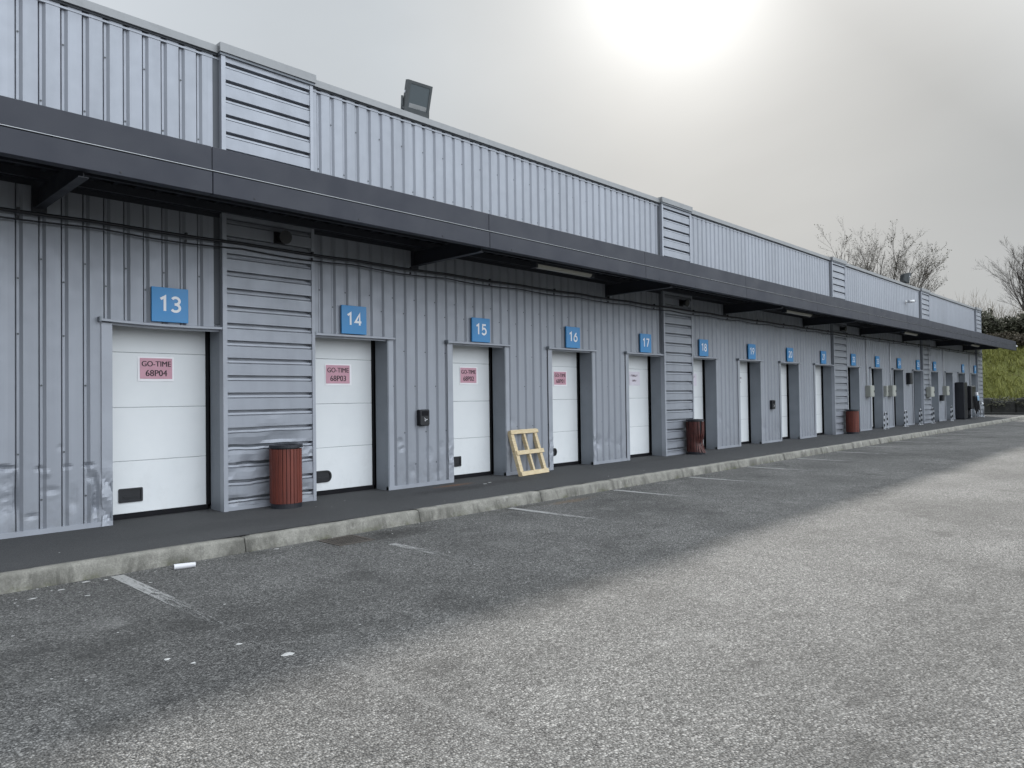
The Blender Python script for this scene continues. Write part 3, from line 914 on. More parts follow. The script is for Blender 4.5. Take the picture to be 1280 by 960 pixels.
LIGHTS = [(9.62, 11.32, 'between the doors 15 and 16'), (20.25, 22.2, 'above the wall between doors 19 and 20'), (31.4, 33.3, 'above door 23'), (42.6, 44.6, 'above door 27')]
for (a, b, w) in LIGHTS:
    y = -1.3
    root = empty('canopy_light', ((a + b) / 2, y, 3.86), 'unlit long strip light under the canopy ' + w, 'light', 'strip lights under the canopy')
    mb = MB(); mb.bbox(a, b, y - .075, y + .075, 3.905, 3.95, .008)
    for q in (a + .3, b - .3): mb.tube([(q, y, 3.95), (q, y, 4.11)], .01, 6)
    mb.build('housing', M['beam'], root)
    mb = MB()
    pr = [(y + .065 * math.cos(t), 3.905 + .062 * math.sin(t)) for t in [PI + PI * k / 8 for k in range(9)]]
    for p, q in zip(pr, pr[1:]): mb.face([(a + .03, *p), (b - .03, *p), (b - .03, *q), (a + .03, *q)], 0, True)
    for xx in (a + .03, b - .03): mb.face([(xx, *p) for p in pr])
    for xx in (a, b - .06): mb.box(xx, xx + .06, y - .07, y + .07, 3.84, 3.904, 1)
    mb.build('diffuser', [M['lamp'], M['beam']], root)

for (x, w) in ((5.38, 'left of door 14'), (16.75, 'left of door 18'), (28.2, 'left of door 22')):
    root = empty('wall_speaker', (x, -.1, 3.85), 'small dark drum-shaped fitting high on the ribbed panel ' + w, 'wall fitting', 'dark drum fittings on the ribbed panels')
    mb = MB(); mb.tube([(x, -.085, 3.93), (x, -.20, 3.93), (x, -.26, 3.92)], [.06, .075, .10], 14); mb.build('drum', M['black'], root)
    mb = MB(); mb.bbox(x - .09, x + .09, -.085, -.06, 3.85, 4.02, .005); mb.build('mount', M['black'], root)

for (x, w, z) in ((8.10, 'on the wall between doors 14 and 15', 1.20), (22.22, 'on the wall between doors 19 and 20', 1.19)):
    root = empty('wall_box', (x, -.05, z - .15), 'black plastic box with a hinged cover ' + w, 'wall box', 'black boxes on the wall')
    mb = MB()
    P1 = rounded_rect(x, z, .215, .285, .03); P2 = rounded_rect(x, z, .19, .26, .022)
    n = len(P1)
    for i in range(n):
        j = (i + 1) % n
        mb.face([(P1[i][0], .01, P1[i][1]), (P1[i][0], -.075, P1[i][1]), (P1[j][0], -.075, P1[j][1]), (P1[j][0], .01, P1[j][1])])
        mb.face([(P1[i][0], -.075, P1[i][1]), (P2[i][0], -.088, P2[i][1]), (P2[j][0], -.088, P2[j][1]), (P1[j][0], -.075, P1[j][1])])
    mb.face([(p[0], -.088, p[1]) for p in P2][::-1])
    mb.build('casing', M['black'], root)
    mb = MB(); mb.bbox(x - .075, x + .075, -.094, -.0885, z + .035, z + .115, .003); mb.build('window', M['rubber'], root)
    mb = MB(); mb.tube([(x - .02, -.09, z + .0), (x + .005, -.0905, z - .02), (x - .012, -.0905, z - .045), (x - .004, -.0905, z - .06), (x + .03, -.0905, z - .03), (x + .05, -.09, z - .03)], .0045, 5)
    mb.build('scratch', M['white'], root)

def cabinet(x, z, w, h, d, label, y=-.0, door_side=True):
    root = empty('meter_cabinet', (x, y, z - h / 2), label, 'cabinet', 'beige electrical cabinets on the wall')
    mb = MB(); mb.bbox(x - w / 2, x + w / 2, y - d, y + .01, z - h / 2, z + h / 2, .012); mb.build('casing', M['beige'], root)
    mb = MB(); mb.bbox(x - w / 2 + .03, x + w / 2 - .03, y - d - .012, y - d, z - h / 2 + .03, z + h / 2 - .03, .004); mb.build('door', M['beige'], root)
    mb = MB(); mb.box(x + w * .28, x + w * .36, y - d - .024, y - d - .012, z - .05, z + .03); mb.build('lock', M['black'], root)
    return root
def conduit(x, z0, y, label):
    mb = MB(); mb.tube([(x, y, z0), (x, y, 3.72)], .022, 8)
    for z in (z0 + .5, z0 + 1.2): mb.box(x - .035, x + .035, y + .0, y + .03, z, z + .03)
    tag(mb.build('conduit', M['conduit']), label, 'conduit', 'pipes above the electrical cabinets')
cabinet(31.2, 1.585, .48, .46, .2, 'beige electrical cabinet on the wall left of door 23'); conduit(31.1, 1.82, -.03, 'grey vertical pipe above the cabinet left of door 23')
cabinet(33.30, 1.58, .20, .46, .14, 'narrow beige electrical cabinet just right of door 23')
cabinet(34.05, 1.585, .48, .48, .2, 'beige electrical cabinet on the wall left of door 24'); conduit(34.15, 1.83, -.03, 'grey vertical pipe above the cabinet left of door 24')
cabinet(39.75, 1.52, .62, .50, .2, 'wide beige electrical cabinet on the ribbed panel right of door 25', y=-.08); conduit(39.95, 1.78, -.12, 'grey vertical pipe running down the ribbed panel right of door 25')
cabinet(43.05, 1.57, .5, .48, .2, 'beige electrical cabinet on the wall left of the unnumbered door'); conduit(42.95, 1.82, -.03, 'grey vertical pipe right of door 26')
cabinet(48.85, 1.6, .48, .48, .2, 'beige electrical cabinet on the wall left of door 29'); conduit(48.75, 1.85, -.03, 'grey vertical pipe left of door 29')
for (x, z, w, h, lab) in ((36.75, 2.15, .42, .52, 'large black box mounted high on the wall left of door 25'), (42.3, 1.2, .3, .3, 'small black box low on the wall right of door 26')):
    root = empty('wall_box', (x, -.08, z - h / 2), lab, 'wall box', 'black boxes on the wall')
    mb = MB(); mb.bbox(x - w / 2, x + w / 2, -.16, .01, z - h / 2, z + h / 2, .015); mb.build('casing', M['black'], root)
    mb = MB(); mb.bbox(x - w / 2 + .04, x + w / 2 - .04, -.172, -.16, z - h / 2 + .04, z + h / 2 - .04, .004); mb.build('cover', M['grille'], root)

# black cabinet and vacuum station by door 28
root = empty('tall_cabinet', (45.7, -.25, 0), 'tall narrow black steel cabinet standing left of door 28', 'cabinet')
mb = MB(); mb.bbox(45.3, 46.0, -.45, -.02, .03, 2.02, .02); mb.build('casing', M['grille'], root)
mb = MB(); mb.bbox(45.33, 45.97, -.465, -.45, .1, 1.98, .005); mb.build('door', M['black'], root)
mb = MB(); mb.bbox(45.34, 45.96, -.43, -.05, .0, .03, .004); mb.build('plinth', M['rubber'], root)
root = empty('vacuum_station', (46.7, -.4, 0), 'black self-service machine with hanging hoses in front of door 28', 'machine')
mb = MB(); mb.bbox(46.25, 47.2, -.62, -.12, .55, 1.82, .05); mb.build('casing', M['black'], root)
mb = MB()
for q in (46.4, 46.72, 47.05): mb.tube([(q, -.35, 0), (q, -.35, .56)], .035, 8)
mb.bbox(46.25, 47.2, -.58, -.14, .0, .025, .005); mb.build('stand', M['grille'], root)
for k, q in enumerate((46.5, 46.85, 47.18)):
    mb = MB(); pts = []
    for i in range(19):
        a = PI * i / 18
        pts.append((q + .16 * math.cos(a) + .02 * k, -.66 - .10 * math.sin(a), 1.25 - .95 * math.sin(a) * (1 - .1 * k)))
    mb.tube(pts, .028, 7); mb.build('hose', M['rubber'], root)
mb = MB(); mb.bbox(47.12, 47.36, -.70, -.50, 1.28, 1.46, .02, 1); mb.bbox(47.08, 47.42, -.74, -.50, .98, 1.27, .04); mb.build('control_panel', [M['bluecloth'], M['white']], root)
mb = MB()
for dx in (-.22, .22): mb.tube([(47.5 + dx, -.55, 0), (47.5 + dx * .35, -.5, .45), (47.48, -.45, .9)], .016, 6)
mb.build('bracket', M['galv'], root)

# hoop barriers
def arch(mb, cx, y, w, h, r, banded):
    path = []
    rr = w / 2
    for i in range(15): path.append((cx - rr, y, (h - rr) * i / 14))
    for i in range(1, 12):
        a = PI - PI * i / 12; path.append((cx + rr * math.cos(a), y, h - rr + rr * math.sin(a)))
    for i in range(15): path.append((cx + rr, y, (h - rr) * (1 - i / 14)))
    n = len(path)
    for i in range(n - 1):
        mb.tube(path[i:i + 2], r, 8, (i // 3) % 2 if banded else 0, cap=False)
hoops = [(32.72, -.22, .40, .70), (35.4, -.25, .36, .70), (37.6, -.28, .34, .72), (39.6, -.30, .32, .74), (43.3, -.28, .3, .76)]
words_ = ['below the cabinet right of door 23', 'in front of the jamb of door 24', 'in front of door 25', 'right of the ribbed panel by door 26', 'beside the unnumbered door near the black cabinet']
for (x, y, w, h), wd in zip(hoops, words_):
    root = empty('hoop_barrier', (x, y, 0), 'black and white banded steel hoop ' + wd, 'hoop barrier', 'hoop barriers along the wall')
    mb = MB(); arch(mb, x, y, w, h, .023, True); mb.build('hoop', [M['galv'], M['black']], root)
    mb = MB()
    for s in (-1, 1): mb.lathe((x + s * w / 2, y, 0), [(.07, 0), (.07, .012), (.04, .016)], 12)
    mb.build('foot_plate', M['galv'], root)
root = empty('hoop_barrier', (50.1, -.4, 0), 'plain galvanised steel hoop at the far end of the building', 'hoop barrier', 'hoop barriers along the wall')
mb = MB()
pts = [(50.0, -.42, 0), (50.0, -.42, .62), (50.03, -.40, .76), (50.12, -.34, .86), (50.26, -.28, .89), (50.42, -.22, .86), (50.52, -.18, .76), (50.55, -.16, .6), (50.55, -.16, 0)]
mb.tube(pts, .034, 8); mb.build('hoop', M['galv'], root)
mb = MB()
for p in (pts[0], pts[-1]): mb.lathe(p, [(.07, 0), (.07, .012), (.04, .016)], 12)
mb.build('foot_plate', M['galv'], root)

# ------------------------------------------------------------------ bins
def crush(p, amt):
    """dent the far-right lower flank of the damaged bin"""
    return p
def litter_bin(cx, cy, label, damaged=False):
    root = empty('litter_bin', (cx, cy, 0), label, 'litter bin', 'dark red slatted litter bins')
    H = .90; Rr = .225; N = 26
    def warp(x, y, z):
        if not damaged: return (x, y, z)
        dx, dy = x - cx, y - cy
        a = math.atan2(dy, dx)
        w = math.exp(-((((a + 1.55 + PI) % (2 * PI)) - PI) / .75) ** 2)          # flank towards the car park
        g = math.exp(-((z - .30) / .13) ** 2)
        pull = 1 - .62 * w * g + .22 * w * math.exp(-((z - .05) / .07) ** 2)
        lean = .05 * (z / H)
        return (cx + dx * pull - lean * .5 - .02, cy + dy * pull, z - .05 * w * g * (z > .27) - .03 * w * (z < .2))
    for k in range(N):
        if damaged and k in (18, 21): continue
        a = 2 * PI * k / N; hw = PI / N * .86
        mb = MB(); zs = [.07 + (H - .13) * i / 16 for i in range(17)]
        jit = random.uniform(-.004, .004) + (random.uniform(-.012, .012) if damaged else 0)
        tw = random.uniform(-.08, .08) if damaged else 0
        grid = []
        for z in zs:
            row = []
            aa = a + tw * math.sin((z / H) * 5)
            for (da, dr) in ((-hw, -.018), (-hw, -.003), (-hw * .8, 0), (hw * .8, 0), (hw, -.003), (hw, -.018)):
                rad = Rr + dr + jit
                row.append(len(mb.v)); mb.v.append(warp(cx + rad * math.cos(aa + da), cy + rad * math.sin(aa + da), z))
            grid.append(row)
        for r0, r1 in zip(grid, grid[1:]):
            for q in range(6):
                q2 = (q + 1) % 6
                mb.f.append((r0[q], r0[q2], r1[q2], r1[q])); mb.m.append(0); mb.s.append(False)
        mb.f.append(tuple(grid[0])[::-1]); mb.f.append(tuple(grid[-1])); mb.m += [0, 0]; mb.s += [False, False]
        mb.build('slat', M['oldslat'] if damaged else M['slat'], root)
    def ringb(r0, r1, z0, z1, name):
        mb = MB(); n = 32; P = []
        for (r, z) in ((r0, z0), (r1, z0), (r1, z1), (r1 - .008, z1 + .006), (r0 + .008, z1 + .006), (r0, z1)):
            row = []
            for k in range(n):
                an = 2 * PI * k / n; row.append(len(mb.v)); mb.v.append(warp(cx + r * math.cos(an), cy + r * math.sin(an), z))
            P.append(row)
        P.append(P[0])
        for a, b in zip(P, P[1:]):
            for k in range(n):
                k2 = (k + 1) % n; mb.f.append((a[k], a[k2], b[k2], b[k])); mb.m.append(0); mb.s.append(False)
        return mb.build(name, M['grille'], root)
    ringb(.16, .236, H - .042, H - .005, 'rim'); ringb(.02, .217, .0, .07, 'base')
    mb = MB(); n = 32; rows = []
    for z in [.06 + (H - .09) * i / 12 for i in range(13)]:
        row = []
        for k in range(n):
            an = 2 * PI * k / n; row.append(len(mb.v)); mb.v.append(warp(cx + .19 * math.cos(an), cy + .19 * math.sin(an), z))
        rows.append(row)
    for a, b in zip(rows, rows[1:]):
        for k in range(n):
            k2 = (k + 1) % n; mb.f.append((a[k], a[k2], b[k2], b[k])); mb.m.append(0); mb.s.append(True)
    mb.build('liner', M['black'], root)
    return root
litter_bin(5.32, -.32, 'intact dark red slatted litter bin with black rim, left of door 14')
litter_bin(16.95, -.32, 'crushed dark red litter bin with broken slats near its foot, left of door 18', True)
litter_bin(28.45, -.33, 'upright dark red slatted litter bin in front of the ribbed panel left of door 22')

# ------------------------------------------------------------------ pallet leaning on the wall
root = empty('wooden_pallet', (10.72, -.26, 0), 'small open pallet of raw pine slats leaning on the wall between doors 15 and 16', 'pallet')
o0 = Vector((10.27, -.345, .004)); U = Vector((.93, .10, 0)); V = Vector((.05, .285, .885))
ul, vl = U.length, V.length
u = U.normalized(); v = (V - u * V.dot(u)).normalized(); w = u.cross(v)
if w.y > 0: w = -w
FM = Matrix((u, v, w)).transposed().to_4x4(); FM.translation = o0
def plank(u0, u1, v0, v1, w0, w1):
    mb = MB(); mb.bbox(u0, u1, v0, v1, w0, w1, .003, 0, FM); mb.build('slat', M['pine'], root)
for (a, b, x0) in ((.0, .088, .0), (.42, .505, .015), (.84, .925, -.005)):
    plank(x0 + .0, x0 + .91, a, b, .0, .022)
def plank2(u0, v0, u1, v1, wd, w0, w1):
    mb = MB(); P = [(u0, v0, w0), (u0 + wd, v0, w0), (u0 + wd, v0, w1), (u0, v0, w1), (u1, v1, w0), (u1 + wd, v1, w0), (u1 + wd, v1, w1), (u1, v1, w1)]
    P = [tuple(FM @ Vector(p)) for p in P]
    for q in ((0, 1, 2, 3), (7, 6, 5, 4), (0, 4, 5, 1), (1, 5, 6, 2), (2, 6, 7, 3), (3, 7, 4, 0)): mb.face([P[k] for k in q])
    mb.build('batten', M['pine'], root)
plank2(.0, .0, .0, .92, .10, -.075, -.001)
plank2(.44, .01, .41, .915, .055, -.075, -.001)
plank2(.80, .0, .78, .92, .085, -.075, -.001)

# ------------------------------------------------------------------ on the roof
def floodlight(cx, z0, label, ang, turn, s=1.):
    root = empty('floodlight', (cx, .12, z0), label, 'floodlight', 'floodlights on the parapet')
    T = Matrix.Translation((cx, .05, z0 + .30 * s)) @ Matrix.Rotation(turn, 4, 'Z') @ Matrix.Rotation(ang, 4, 'X') @ Matrix.Scale(s, 4)
    mb = MB()
    w, h, d = .24, .26, .17
    F_ = [(-w, -.05, -h), (w, -.05, -h), (w, -.05, h), (-w, -.05, h)]
    G_ = [(-w, .02, -h), (w, .02, -h), (w, .02, h), (-w, .02, h)]
    K_ = [(-w * .6, d, -h * .55), (w * .6, d, -h * .55), (w * .6, d, h * .75), (-w * .6, d, h * .75)]
    i = len(mb.v); mb.v += [tuple(T @ Vector(p)) for p in F_ + G_ + K_]
    for b0 in (0, 4):
        for k in range(4):
            k2 = (k + 1) % 4
            mb.f.append((b0 + k, b0 + 4 + k, b0 + 4 + k2, b0 + k2)); mb.m.append(0); mb.s.append(False)
    mb.f.append((8, 11, 10, 9)); mb.m.append(0); mb.s.append(False)
    for (a, b, c, e) in ((-w, w, -h, -h + .09), (-w, w, h - .045, h), (-w, -w + .06, -h + .09, h - .045), (w - .045, w, -h + .09, h - .045)):
        mb.box(a, b, -.062, -.05, c, e, 0, T)
    for k in range(5):
        q = -w * .5 + w * .25 * k; mb.box(q - .006, q + .006, .05, d + .03, -h * .5, h * .7, 0, T)
    mb.box(-w - .012, -w, -.03, .0, .05, .09, 1, T); mb.box(-w - .012, -w, -.03, 0, -.2, -.17, 1, T)
    mb.build('housing', [M['floodbody'], M['galv']], root)
    mb = MB(); mb.box(-w + .06, w - .045, -.055, -.0505, -h + .09, h - .045, 0, T)
    mb.build('glass', M['floodglass'], root)
    mb = MB()
    mb.box(-w + .08, w - .06, -.0575, -.0555, -h + .10, -h + .17, 0, T)
    mb.build('reflector', M['lip'], root)
    mb = MB()
    for sx in (-1, 1):
        a = T @ Vector((sx * (w + .02), .03, 0)); b = Vector((a.x, a.y + .02, z0 + .012))
        mb.tube([a, b], .018 * s, 6)
    mb.tube([(cx - .3 * s, .09, z0 + .014), (cx + .3 * s, .09, z0 + .014)], .02 * s, 6)
    mb.build('yoke', M['floodbody'], root)
floodlight(8.10, 6.51, 'large grey floodlight standing on the parapet above door 15', R(17), R(-6), 1.06)
floodlight(36.95, 6.51, 'smaller looking dark floodlight far along the parapet before the trees', R(14), R(55), .95)

def seccam(x, y, z, label, s=1., dirv=(-.5, -.8, -.15)):
    root = empty('security_camera', (x, y, z), label, 'security camera', 'white security cameras')
    d = Vector(dirv).normalized(); p = Vector((x, y - .22 * s, z))
    mb = MB(); mb.tube([p - d * .14 * s, p + d * .14 * s], .06 * s, 10); mb.build('body', M['camera_white'], root)
    mb = MB(); mb.tube([p + d * .14 * s, p + d * .17 * s], .048 * s, 10); mb.build('lens', M['black'], root)
    mb = MB(); mb.tube([(x, y + .01, z), (x, y - .1 * s, z - .03 * s), p], .025 * s, 8); mb.bbox(x - .07 * s, x + .07 * s, y - .02, y + .005, z - .07 * s, z + .07 * s, .005); mb.build('bracket', M['camera_white'], root)
seccam(36.7, -.0, 5.68, 'white security camera on the upper wall under the far floodlight', 1.1, (.9, -.5, .1))
root = empty('canopy_end_lamp', (51.9, -1.7, 4.15), 'small white fitting on the far end of the canopy edge', 'lamp')
mb = MB(); mb.bbox(51.86, 52.12, -1.84, -1.70, 4.12, 4.22, .02); mb.build('body', M['camera_white'], root)
mb = MB(); mb.tube([(52.02, -1.77, 4.12), (52.03, -1.77, 4.08)], .04, 8); mb.build('lens', M['black'], root)

# ------------------------------------------------------------------ on the ground
mb = MB()
A = Vector((2.955, -2.335, ZR + .029)); B = Vector((3.155, -2.375, ZR + .027))
mb.tube([A, A.lerp(B, .5), B], [.029, .028, .026], 16, 0, cap=False)
ax = (B - A).normalized()
mb.tube([A + ax * .001, A + ax * .01], [.0275, .0275], 16, 1); mb.tube([B - ax * .012, B - ax * .006], [.025, .025], 16, 0)
tag(mb.build('paper_cup', [M['scrap'], M['ink']]), 'white paper tube lying on the asphalt near the kerb', 'litter')

mb = MB()          # drain grate
mb.box(4.72, 5.22, -2.62, -2.58, ZR - .03, ZR + .008); mb.box(4.72, 5.22, -2.18, -2.14, ZR - .03, ZR + .008)
mb.box(4.72, 4.76, -2.58, -2.18, ZR - .03, ZR + .007); mb.box(5.18, 5.22, -2.58, -2.18, ZR - .03, ZR + .007)
for k in range(11): mb.box(4.775 + k * .037, 4.793 + k * .037, -2.58, -2.18, ZR - .03, ZR + .006)
for k in range(4): mb.box(4.76, 5.18, -2.50 + k * .09, -2.485 + k * .09, ZR - .03, ZR + .0045)
mb.box(4.76, 5.18, -2.58, -2.18, ZR - .03, ZR + .002, 1)
tag(mb.build('drain_grate', [M['iron'], M['stone']]), 'rusty iron drain grate in the asphalt against the kerb', 'drain')

def blob(cx, cy, r, seed, label):
    r *= .72
    mb = MB(); n = 14; pts = []
    for k in range(n):
        a = 2 * PI * k / n; q = r * (1 + .7 * fbm(math.cos(a) * 1.5 + seed, math.sin(a) * 1.5, seed))
        pts.append((cx + q * math.cos(a) * 1.5, cy + q * math.sin(a)))
    for k in range(n):
        k2 = (k + 1) % n
        mb.face([(*pts[k], ZR + .001), (*pts[k2], ZR + .001), (cx, cy, ZR + .007)], 0, True)
    tag(mb.build('paint_spatter', M['bare']), label, 'spatter', 'white spatters on the asphalt')
blob(2.49, -5.45, .040, 1., 'largest white spatter on the asphalt, at the edge of the sunlight')
blob(2.36, -5.0, .022, 2.3, 'thin white spatter beside the largest one on the asphalt')
blob(1.99, -5.13, .018, 3.7, 'right one of the close pair of white spatters on the asphalt')
blob(1.9, -4.93, .022, 5.1, 'left one of the close pair of white spatters on the asphalt')

mb = MB(); rnd = random.Random(4)
def flake(x, y, z, r):
    a = rnd.random() * PI; pts = []
    for k in range(5):
        q = a + 2 * PI * k / 5; rr = r * rnd.uniform(.5, 1.2)
        pts.append((x + rr * math.cos(q) * 1.4, y + rr * math.sin(q), z + .002 + rnd.uniform(0, .004)))
    mb.face(pts)
for k in range(150): flake(rnd.uniform(.5, 16), rnd.uniform(-5.5, -2.12) if rnd.random() < .5 else -2.1 - abs(rnd.gauss(.12, .2)), ZR, rnd.uniform(.004, .012))
for k in range(10): flake(rnd.uniform(1.5, 14), rnd.uniform(-1.7, -.2), 0, rnd.uniform(.005, .015))
for p in ((1.7, -2.5, .03), (1.95, -2.35, .03), (2.2, -2.2, .035), (2.35, -2.25, .02), (2.05, -2.75, .02), (2.6, -2.7, .02), (4.15, -2.2, .03), (9.2, -.55, .05), (9.0, -.62, .04), (4.6, -3.9, .012), (5.1, -4.5, .014)):
    flake(p[0], p[1], ZR if p[1] < -2 else 0, p[2])
tag(mb.build('litter', M['bare']), kind='stuff', label='tiny scraps of white litter scattered over the asphalt')

# ------------------------------------------------------------------ embankment, plants
def bank_z(x, y):
    t = (x - 62.6) / 9.6
    e = max(0, min(1, t)); s = e * e * (3 - 2 * e) * .35 + e * .65
    return -.15 + 6.3 * s + (.35 * fbm(x * .25, y * .18, 2.) + .12 * fbm(x * 1.1, y * 1.1, 6.)) * min(1, max(0, t * 6))
mb = MB(); xs = [61.2 + .6 * i for i in range(26)] + [78, 82, 88, 96, 110, 140, 220]; ys = [-75 + 1.1 * i for i in range(137)]
idx = {}
for i, x in enumerate(xs):
    for j, y in enumerate(ys):
        idx[i, j] = len(mb.v); mb.v.append((x, y, bank_z(x, y) if x < 100 else bank_z(76, y)))
for i in range(len(xs) - 1):
    for j in range(len(ys) - 1):
        mb.f.append((idx[i, j], idx[i + 1, j], idx[i + 1, j + 1], idx[i, j + 1])); mb.m.append(0); mb.s.append(True)
tag(mb.build('embankment', M['bank']), kind='structure')
mb = MB(); rnd = random.Random(11)
for k in range(30000):
    x = rnd.uniform(62.4, 74); y = rnd.uniform(-26, 12) if k % 4 else rnd.uniform(-60, 40)
    dens = fbm(x * .5, y * .35, 8.)
    if dens < -.25 and rnd.random() < .7: continue
    z = bank_z(x, y); h = rnd.uniform(.08, .3) * (1.3 + dens); a = rnd.random() * PI; wd = rnd.uniform(.03, .08)
    lx_, ly_ = rnd.uniform(-.15, .15) - .1, rnd.uniform(-.15, .15)
    mb.face([(x - wd * math.cos(a), y - wd * math.sin(a), z - .02), (x + wd * math.cos(a), y + wd * math.sin(a), z - .02), (x + lx_, y + ly_, z + h)])
tag(mb.build('grass', M['blade']), kind='stuff', label='rough yellowish green grass covering the bank')

# low dark stone wall at the foot of the bank
mb = MB(); y = -60.; rnd = random.Random(3)
while y < 40:
    w_ = rnd.uniform(.7, 1.6); h_ = rnd.uniform(.75, 1.05)
    mb.bbox(61.5 + rnd.uniform(0, .15), 62.7, y, y + w_ - .03, ZR - .1, h_, .09)
    mb.bbox(61.2 , 61.48, y, y + w_, ZR - .1, ZR + .15, .02)
    y += w_
tag(mb.build('stone_wall', M['stone']), 'low dark stone retaining wall at the foot of the grass bank', 'wall')

def leaf_mass(name, c, rad, n, mat, label, cat, group, size=.13, seed=0, stem=True):
    rnd = random.Random(seed); mb = MB()
    root = empty(name, (c[0], c[1], c[2]), label, cat, group)
    for k in range(n):
        d = Vector((rnd.gauss(0, 1), rnd.gauss(0, 1), rnd.gauss(0, 1))).normalized()
        rr = rnd.random() ** .45
        lump = 1 + .38 * fbm(d.x * 2.1 + seed, d.y * 2.1, d.z * 2.1)
        p = Vector((c[0] + d.x * rad[0] * rr * lump, c[1] + d.y * rad[1] * rr * lump, c[2] + rad[2] * .82 + d.z * rad[2] * rr * lump))
        if p.z < bank_z(p.x, p.y): p.z = bank_z(p.x, p.y) + rnd.random() * .5
        a = Vector((rnd.uniform(-1, 1), rnd.uniform(-1, 1), rnd.uniform(-1, 1))).normalized(); b = a.orthogonal().normalized()
        s = size * rnd.uniform(.6, 1.5)
        mb.face([p - a * s, p + b * s * .5, p + a * s, p - b * s * .5])
    mb.build('foliage', mat, root)
    mb = MB()
    for k in range(14):
        e = Vector((c[0] + rnd.uniform(-1, 1) * rad[0] * .9, c[1] + rnd.uniform(-1, 1) * rad[1] * .9, c[2] + rad[2] * rnd.uniform(1.1, 1.95)))
        b0 = Vector((c[0] + rnd.uniform(-.4, .4), c[1] + rnd.uniform(-.4, .4), c[2] - .3))
        mb.tube([b0, b0.lerp(e, .5) + Vector((0, 0, .2)), e], [.05, .03, .008], 4)
    mb.build('stem', M['bark'], root)
rnd = random.Random(21)
yy = -26.; k = 0
while yy < 16:
    ry = rnd.uniform(1.5, 2.3); rz = rnd.uniform(1.0, 1.45)
    x = 72.6 + rnd.uniform(-.4, .5)
    if -9 < yy < 6:
        lab = ['dense dark evergreen bush on top of the bank at the right edge', 'broad dark evergreen bush in the row along the bank', 'rounded dark evergreen bush beside the roof end'][k % 3]
    else: lab = 'dark evergreen bush in the row on top of the bank'
    leaf_mass('evergreen_bush', (x, yy, bank_z(x, yy) - .1), (1.4, ry, rz), 2600, M['hedge'], 'dark evergreen bush in the hedge along the top of the bank', 'bush', 'bushes along the top of the bank', .13, k + 1)
    yy += ry * 1.25; k += 1
yy = -24.; k = 0
while yy < 14:
    ry = rnd.uniform(1.2, 1.9); x = 70.7 + rnd.uniform(-.3, .3)
    leaf_mass('bramble_bush', (x, yy, bank_z(x, yy) - .2), (.9, ry, .62), 1100, M['brown_hedge'], 'low brownish bramble growing in front of the dark hedge', 'bush', 'brambles below the hedge', .10, 50 + k)
    yy += ry * 1.4; k += 1
yy = -24.; k = 0
while yy < 12:
    ry = rnd.uniform(.6, 1.3)
    leaf_mass('wall_shrub', (62.0, yy, .2), (.7, ry, .5), 800, M['hedge'], 'small dark shrub hanging over the low stone wall', 'shrub', 'shrubs over the stone wall', .08, 90 + k)
    yy += ry * rnd.uniform(1.3, 2.2); k += 1

# tan leafless thicket behind the hedge
mb = MB(); rnd = random.Random(31)
for k in range(1500):
    y = rnd.uniform(-28, 22); x = rnd.uniform(73.5, 77.5); z = bank_z(x, y)
    h = rnd.uniform(2.2, 4.6) * (.8 + .35 * fbm(y * .3, 0, 4)); 
    d = Vector((rnd.gauss(0, .12), rnd.gauss(0, .16), 1))
    p0 = Vector((x, y, z)); p1 = p0 + d * h * .5; p2 = p1 + (d + Vector((rnd.gauss(0, .15), rnd.gauss(0, .15), 0))) * h * .5
    mb.tube([p0, p1, p2], [.022, .014, .004], 3, cap=False)
    for q in range(3):
        s = p0.lerp(p2, rnd.uniform(.45, .9)); e = s + Vector((rnd.gauss(0, .25), rnd.gauss(0, .25), rnd.uniform(.3, .8)))
        mb.tube([s, e], [.010, .003], 3, cap=False)
tag(mb.build('brushwood', M['twig']), kind='stuff', label='thicket of thin leafless tan shoots behind the hedge')

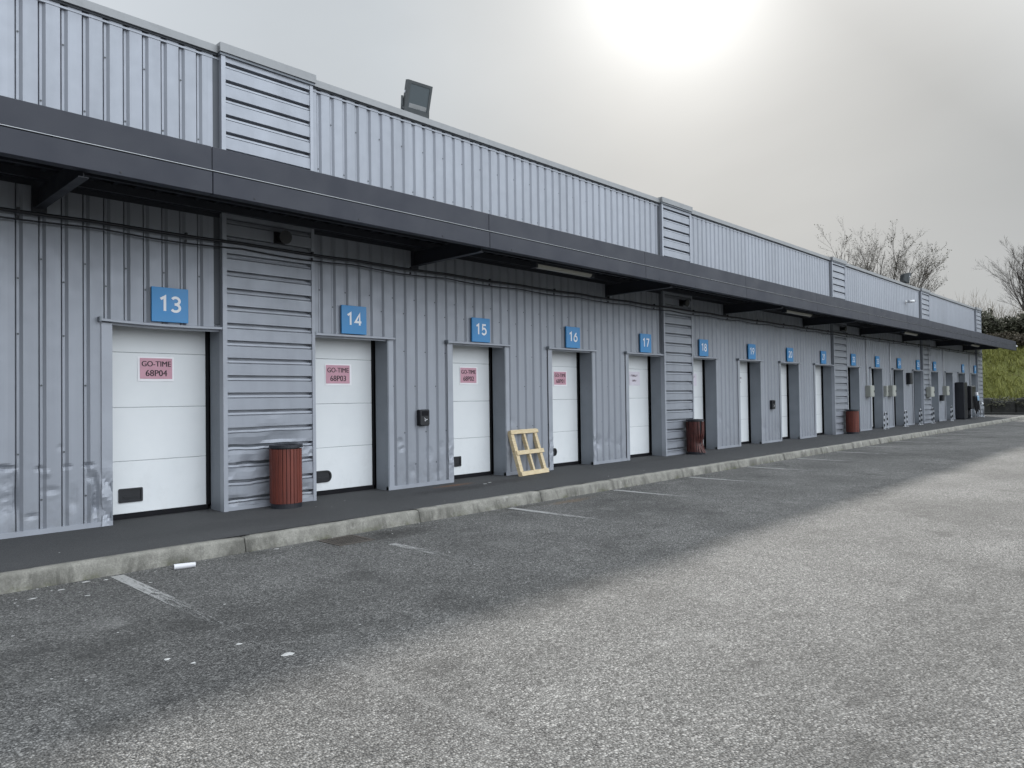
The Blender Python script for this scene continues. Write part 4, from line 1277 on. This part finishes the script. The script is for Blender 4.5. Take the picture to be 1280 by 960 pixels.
def tree(base, H, stems, label, seed, spread, leaves, r0=.16, maxd=4, dens=1.):
    rnd = random.Random(seed)
    root = empty('bare_tree', base, label, 'tree', 'leafless trees on the bank')
    mt = MB(); mc = MB(); ml = MB()
    def grow(p, d, L, r, depth):
        mb = mt if depth == 0 else mc
        n = 6 if depth < 2 else 4
        pts = [p]; rs = [r]; q = p.copy(); dd = d.copy()
        for i in range(n):
            dd = (dd + Vector((rnd.gauss(0, .09), rnd.gauss(0, .09), rnd.gauss(0, .05) + .045))).normalized()
            q = q + dd * L / n; pts.append(q.copy()); rs.append(r * (1 - .78 * (i + 1) / n))
        mb.tube(pts, rs, 6 if depth == 0 else (4 if depth < 3 else 3), cap=False)
        if depth < maxd:
            nk = int({0: 9, 1: 7, 2: 5, 3: 3}[depth] * dens)
            for k in range(nk):
                t = rnd.uniform(.22 if depth else .3, .97); i = min(n - 1, int(t * n)); s = pts[i].lerp(pts[i + 1], t * n - i)
                ax = Vector((rnd.gauss(0, 1), rnd.gauss(0, 1), rnd.gauss(0, .4))).normalized()
                base_d = (pts[i + 1] - pts[i]).normalized()
                nd = (base_d + ax * rnd.uniform(.45, .8)).normalized()
                grow(s, nd, L * rnd.uniform(.32, .55) * (1.1 - .4 * t), max(.006, rs[i] * .55), depth + 1)
        if depth >= 2 and leaves:
            for k in range(leaves if depth == maxd else 1):
                if rnd.random() < .55:
                    s = pts[rnd.randrange(1, n + 1)] + Vector((rnd.gauss(0, .08), rnd.gauss(0, .08), rnd.gauss(0, .08)))
                    a = Vector((rnd.uniform(-1, 1), rnd.uniform(-1, 1), rnd.uniform(-1, 1))).normalized(); b = a.orthogonal().normalized(); z = rnd.uniform(.04, .09)
                    ml.face([s - a * z, s + b * z * .6, s + a * z, s - b * z * .6])
    for k in range(stems):
        an = 2 * PI * (k + rnd.uniform(-.3, .3)) / stems; sp = spread * rnd.uniform(.5, 1.15)
        d = Vector((math.cos(an) * sp, math.sin(an) * sp, 1)).normalized()
        grow(Vector(base) + Vector((math.cos(an) * .15, math.sin(an) * .15, -.3)), d, H * rnd.uniform(.8, 1.08), r0 * rnd.uniform(.7, 1), 0)
    mt.build('trunk', M['bark'], root); mc.build('crown', M['bark'], root)
    if leaves: ml.build('leaves', M['leaf'], root)
tree((70.6, 11.2, bank_z(70.6, 11.2)), 9.6, 9, 'spreading tree with a few dry leaves rising behind the roof', 5, .66, 1, .11, 3, 1.25)
tree((74.3, .3, bank_z(74.3, .3)), 7.4, 7, 'leafless tree with fine arching twigs at the right edge above the hedge', 9, .40, 0, .10, 3, 1.5)
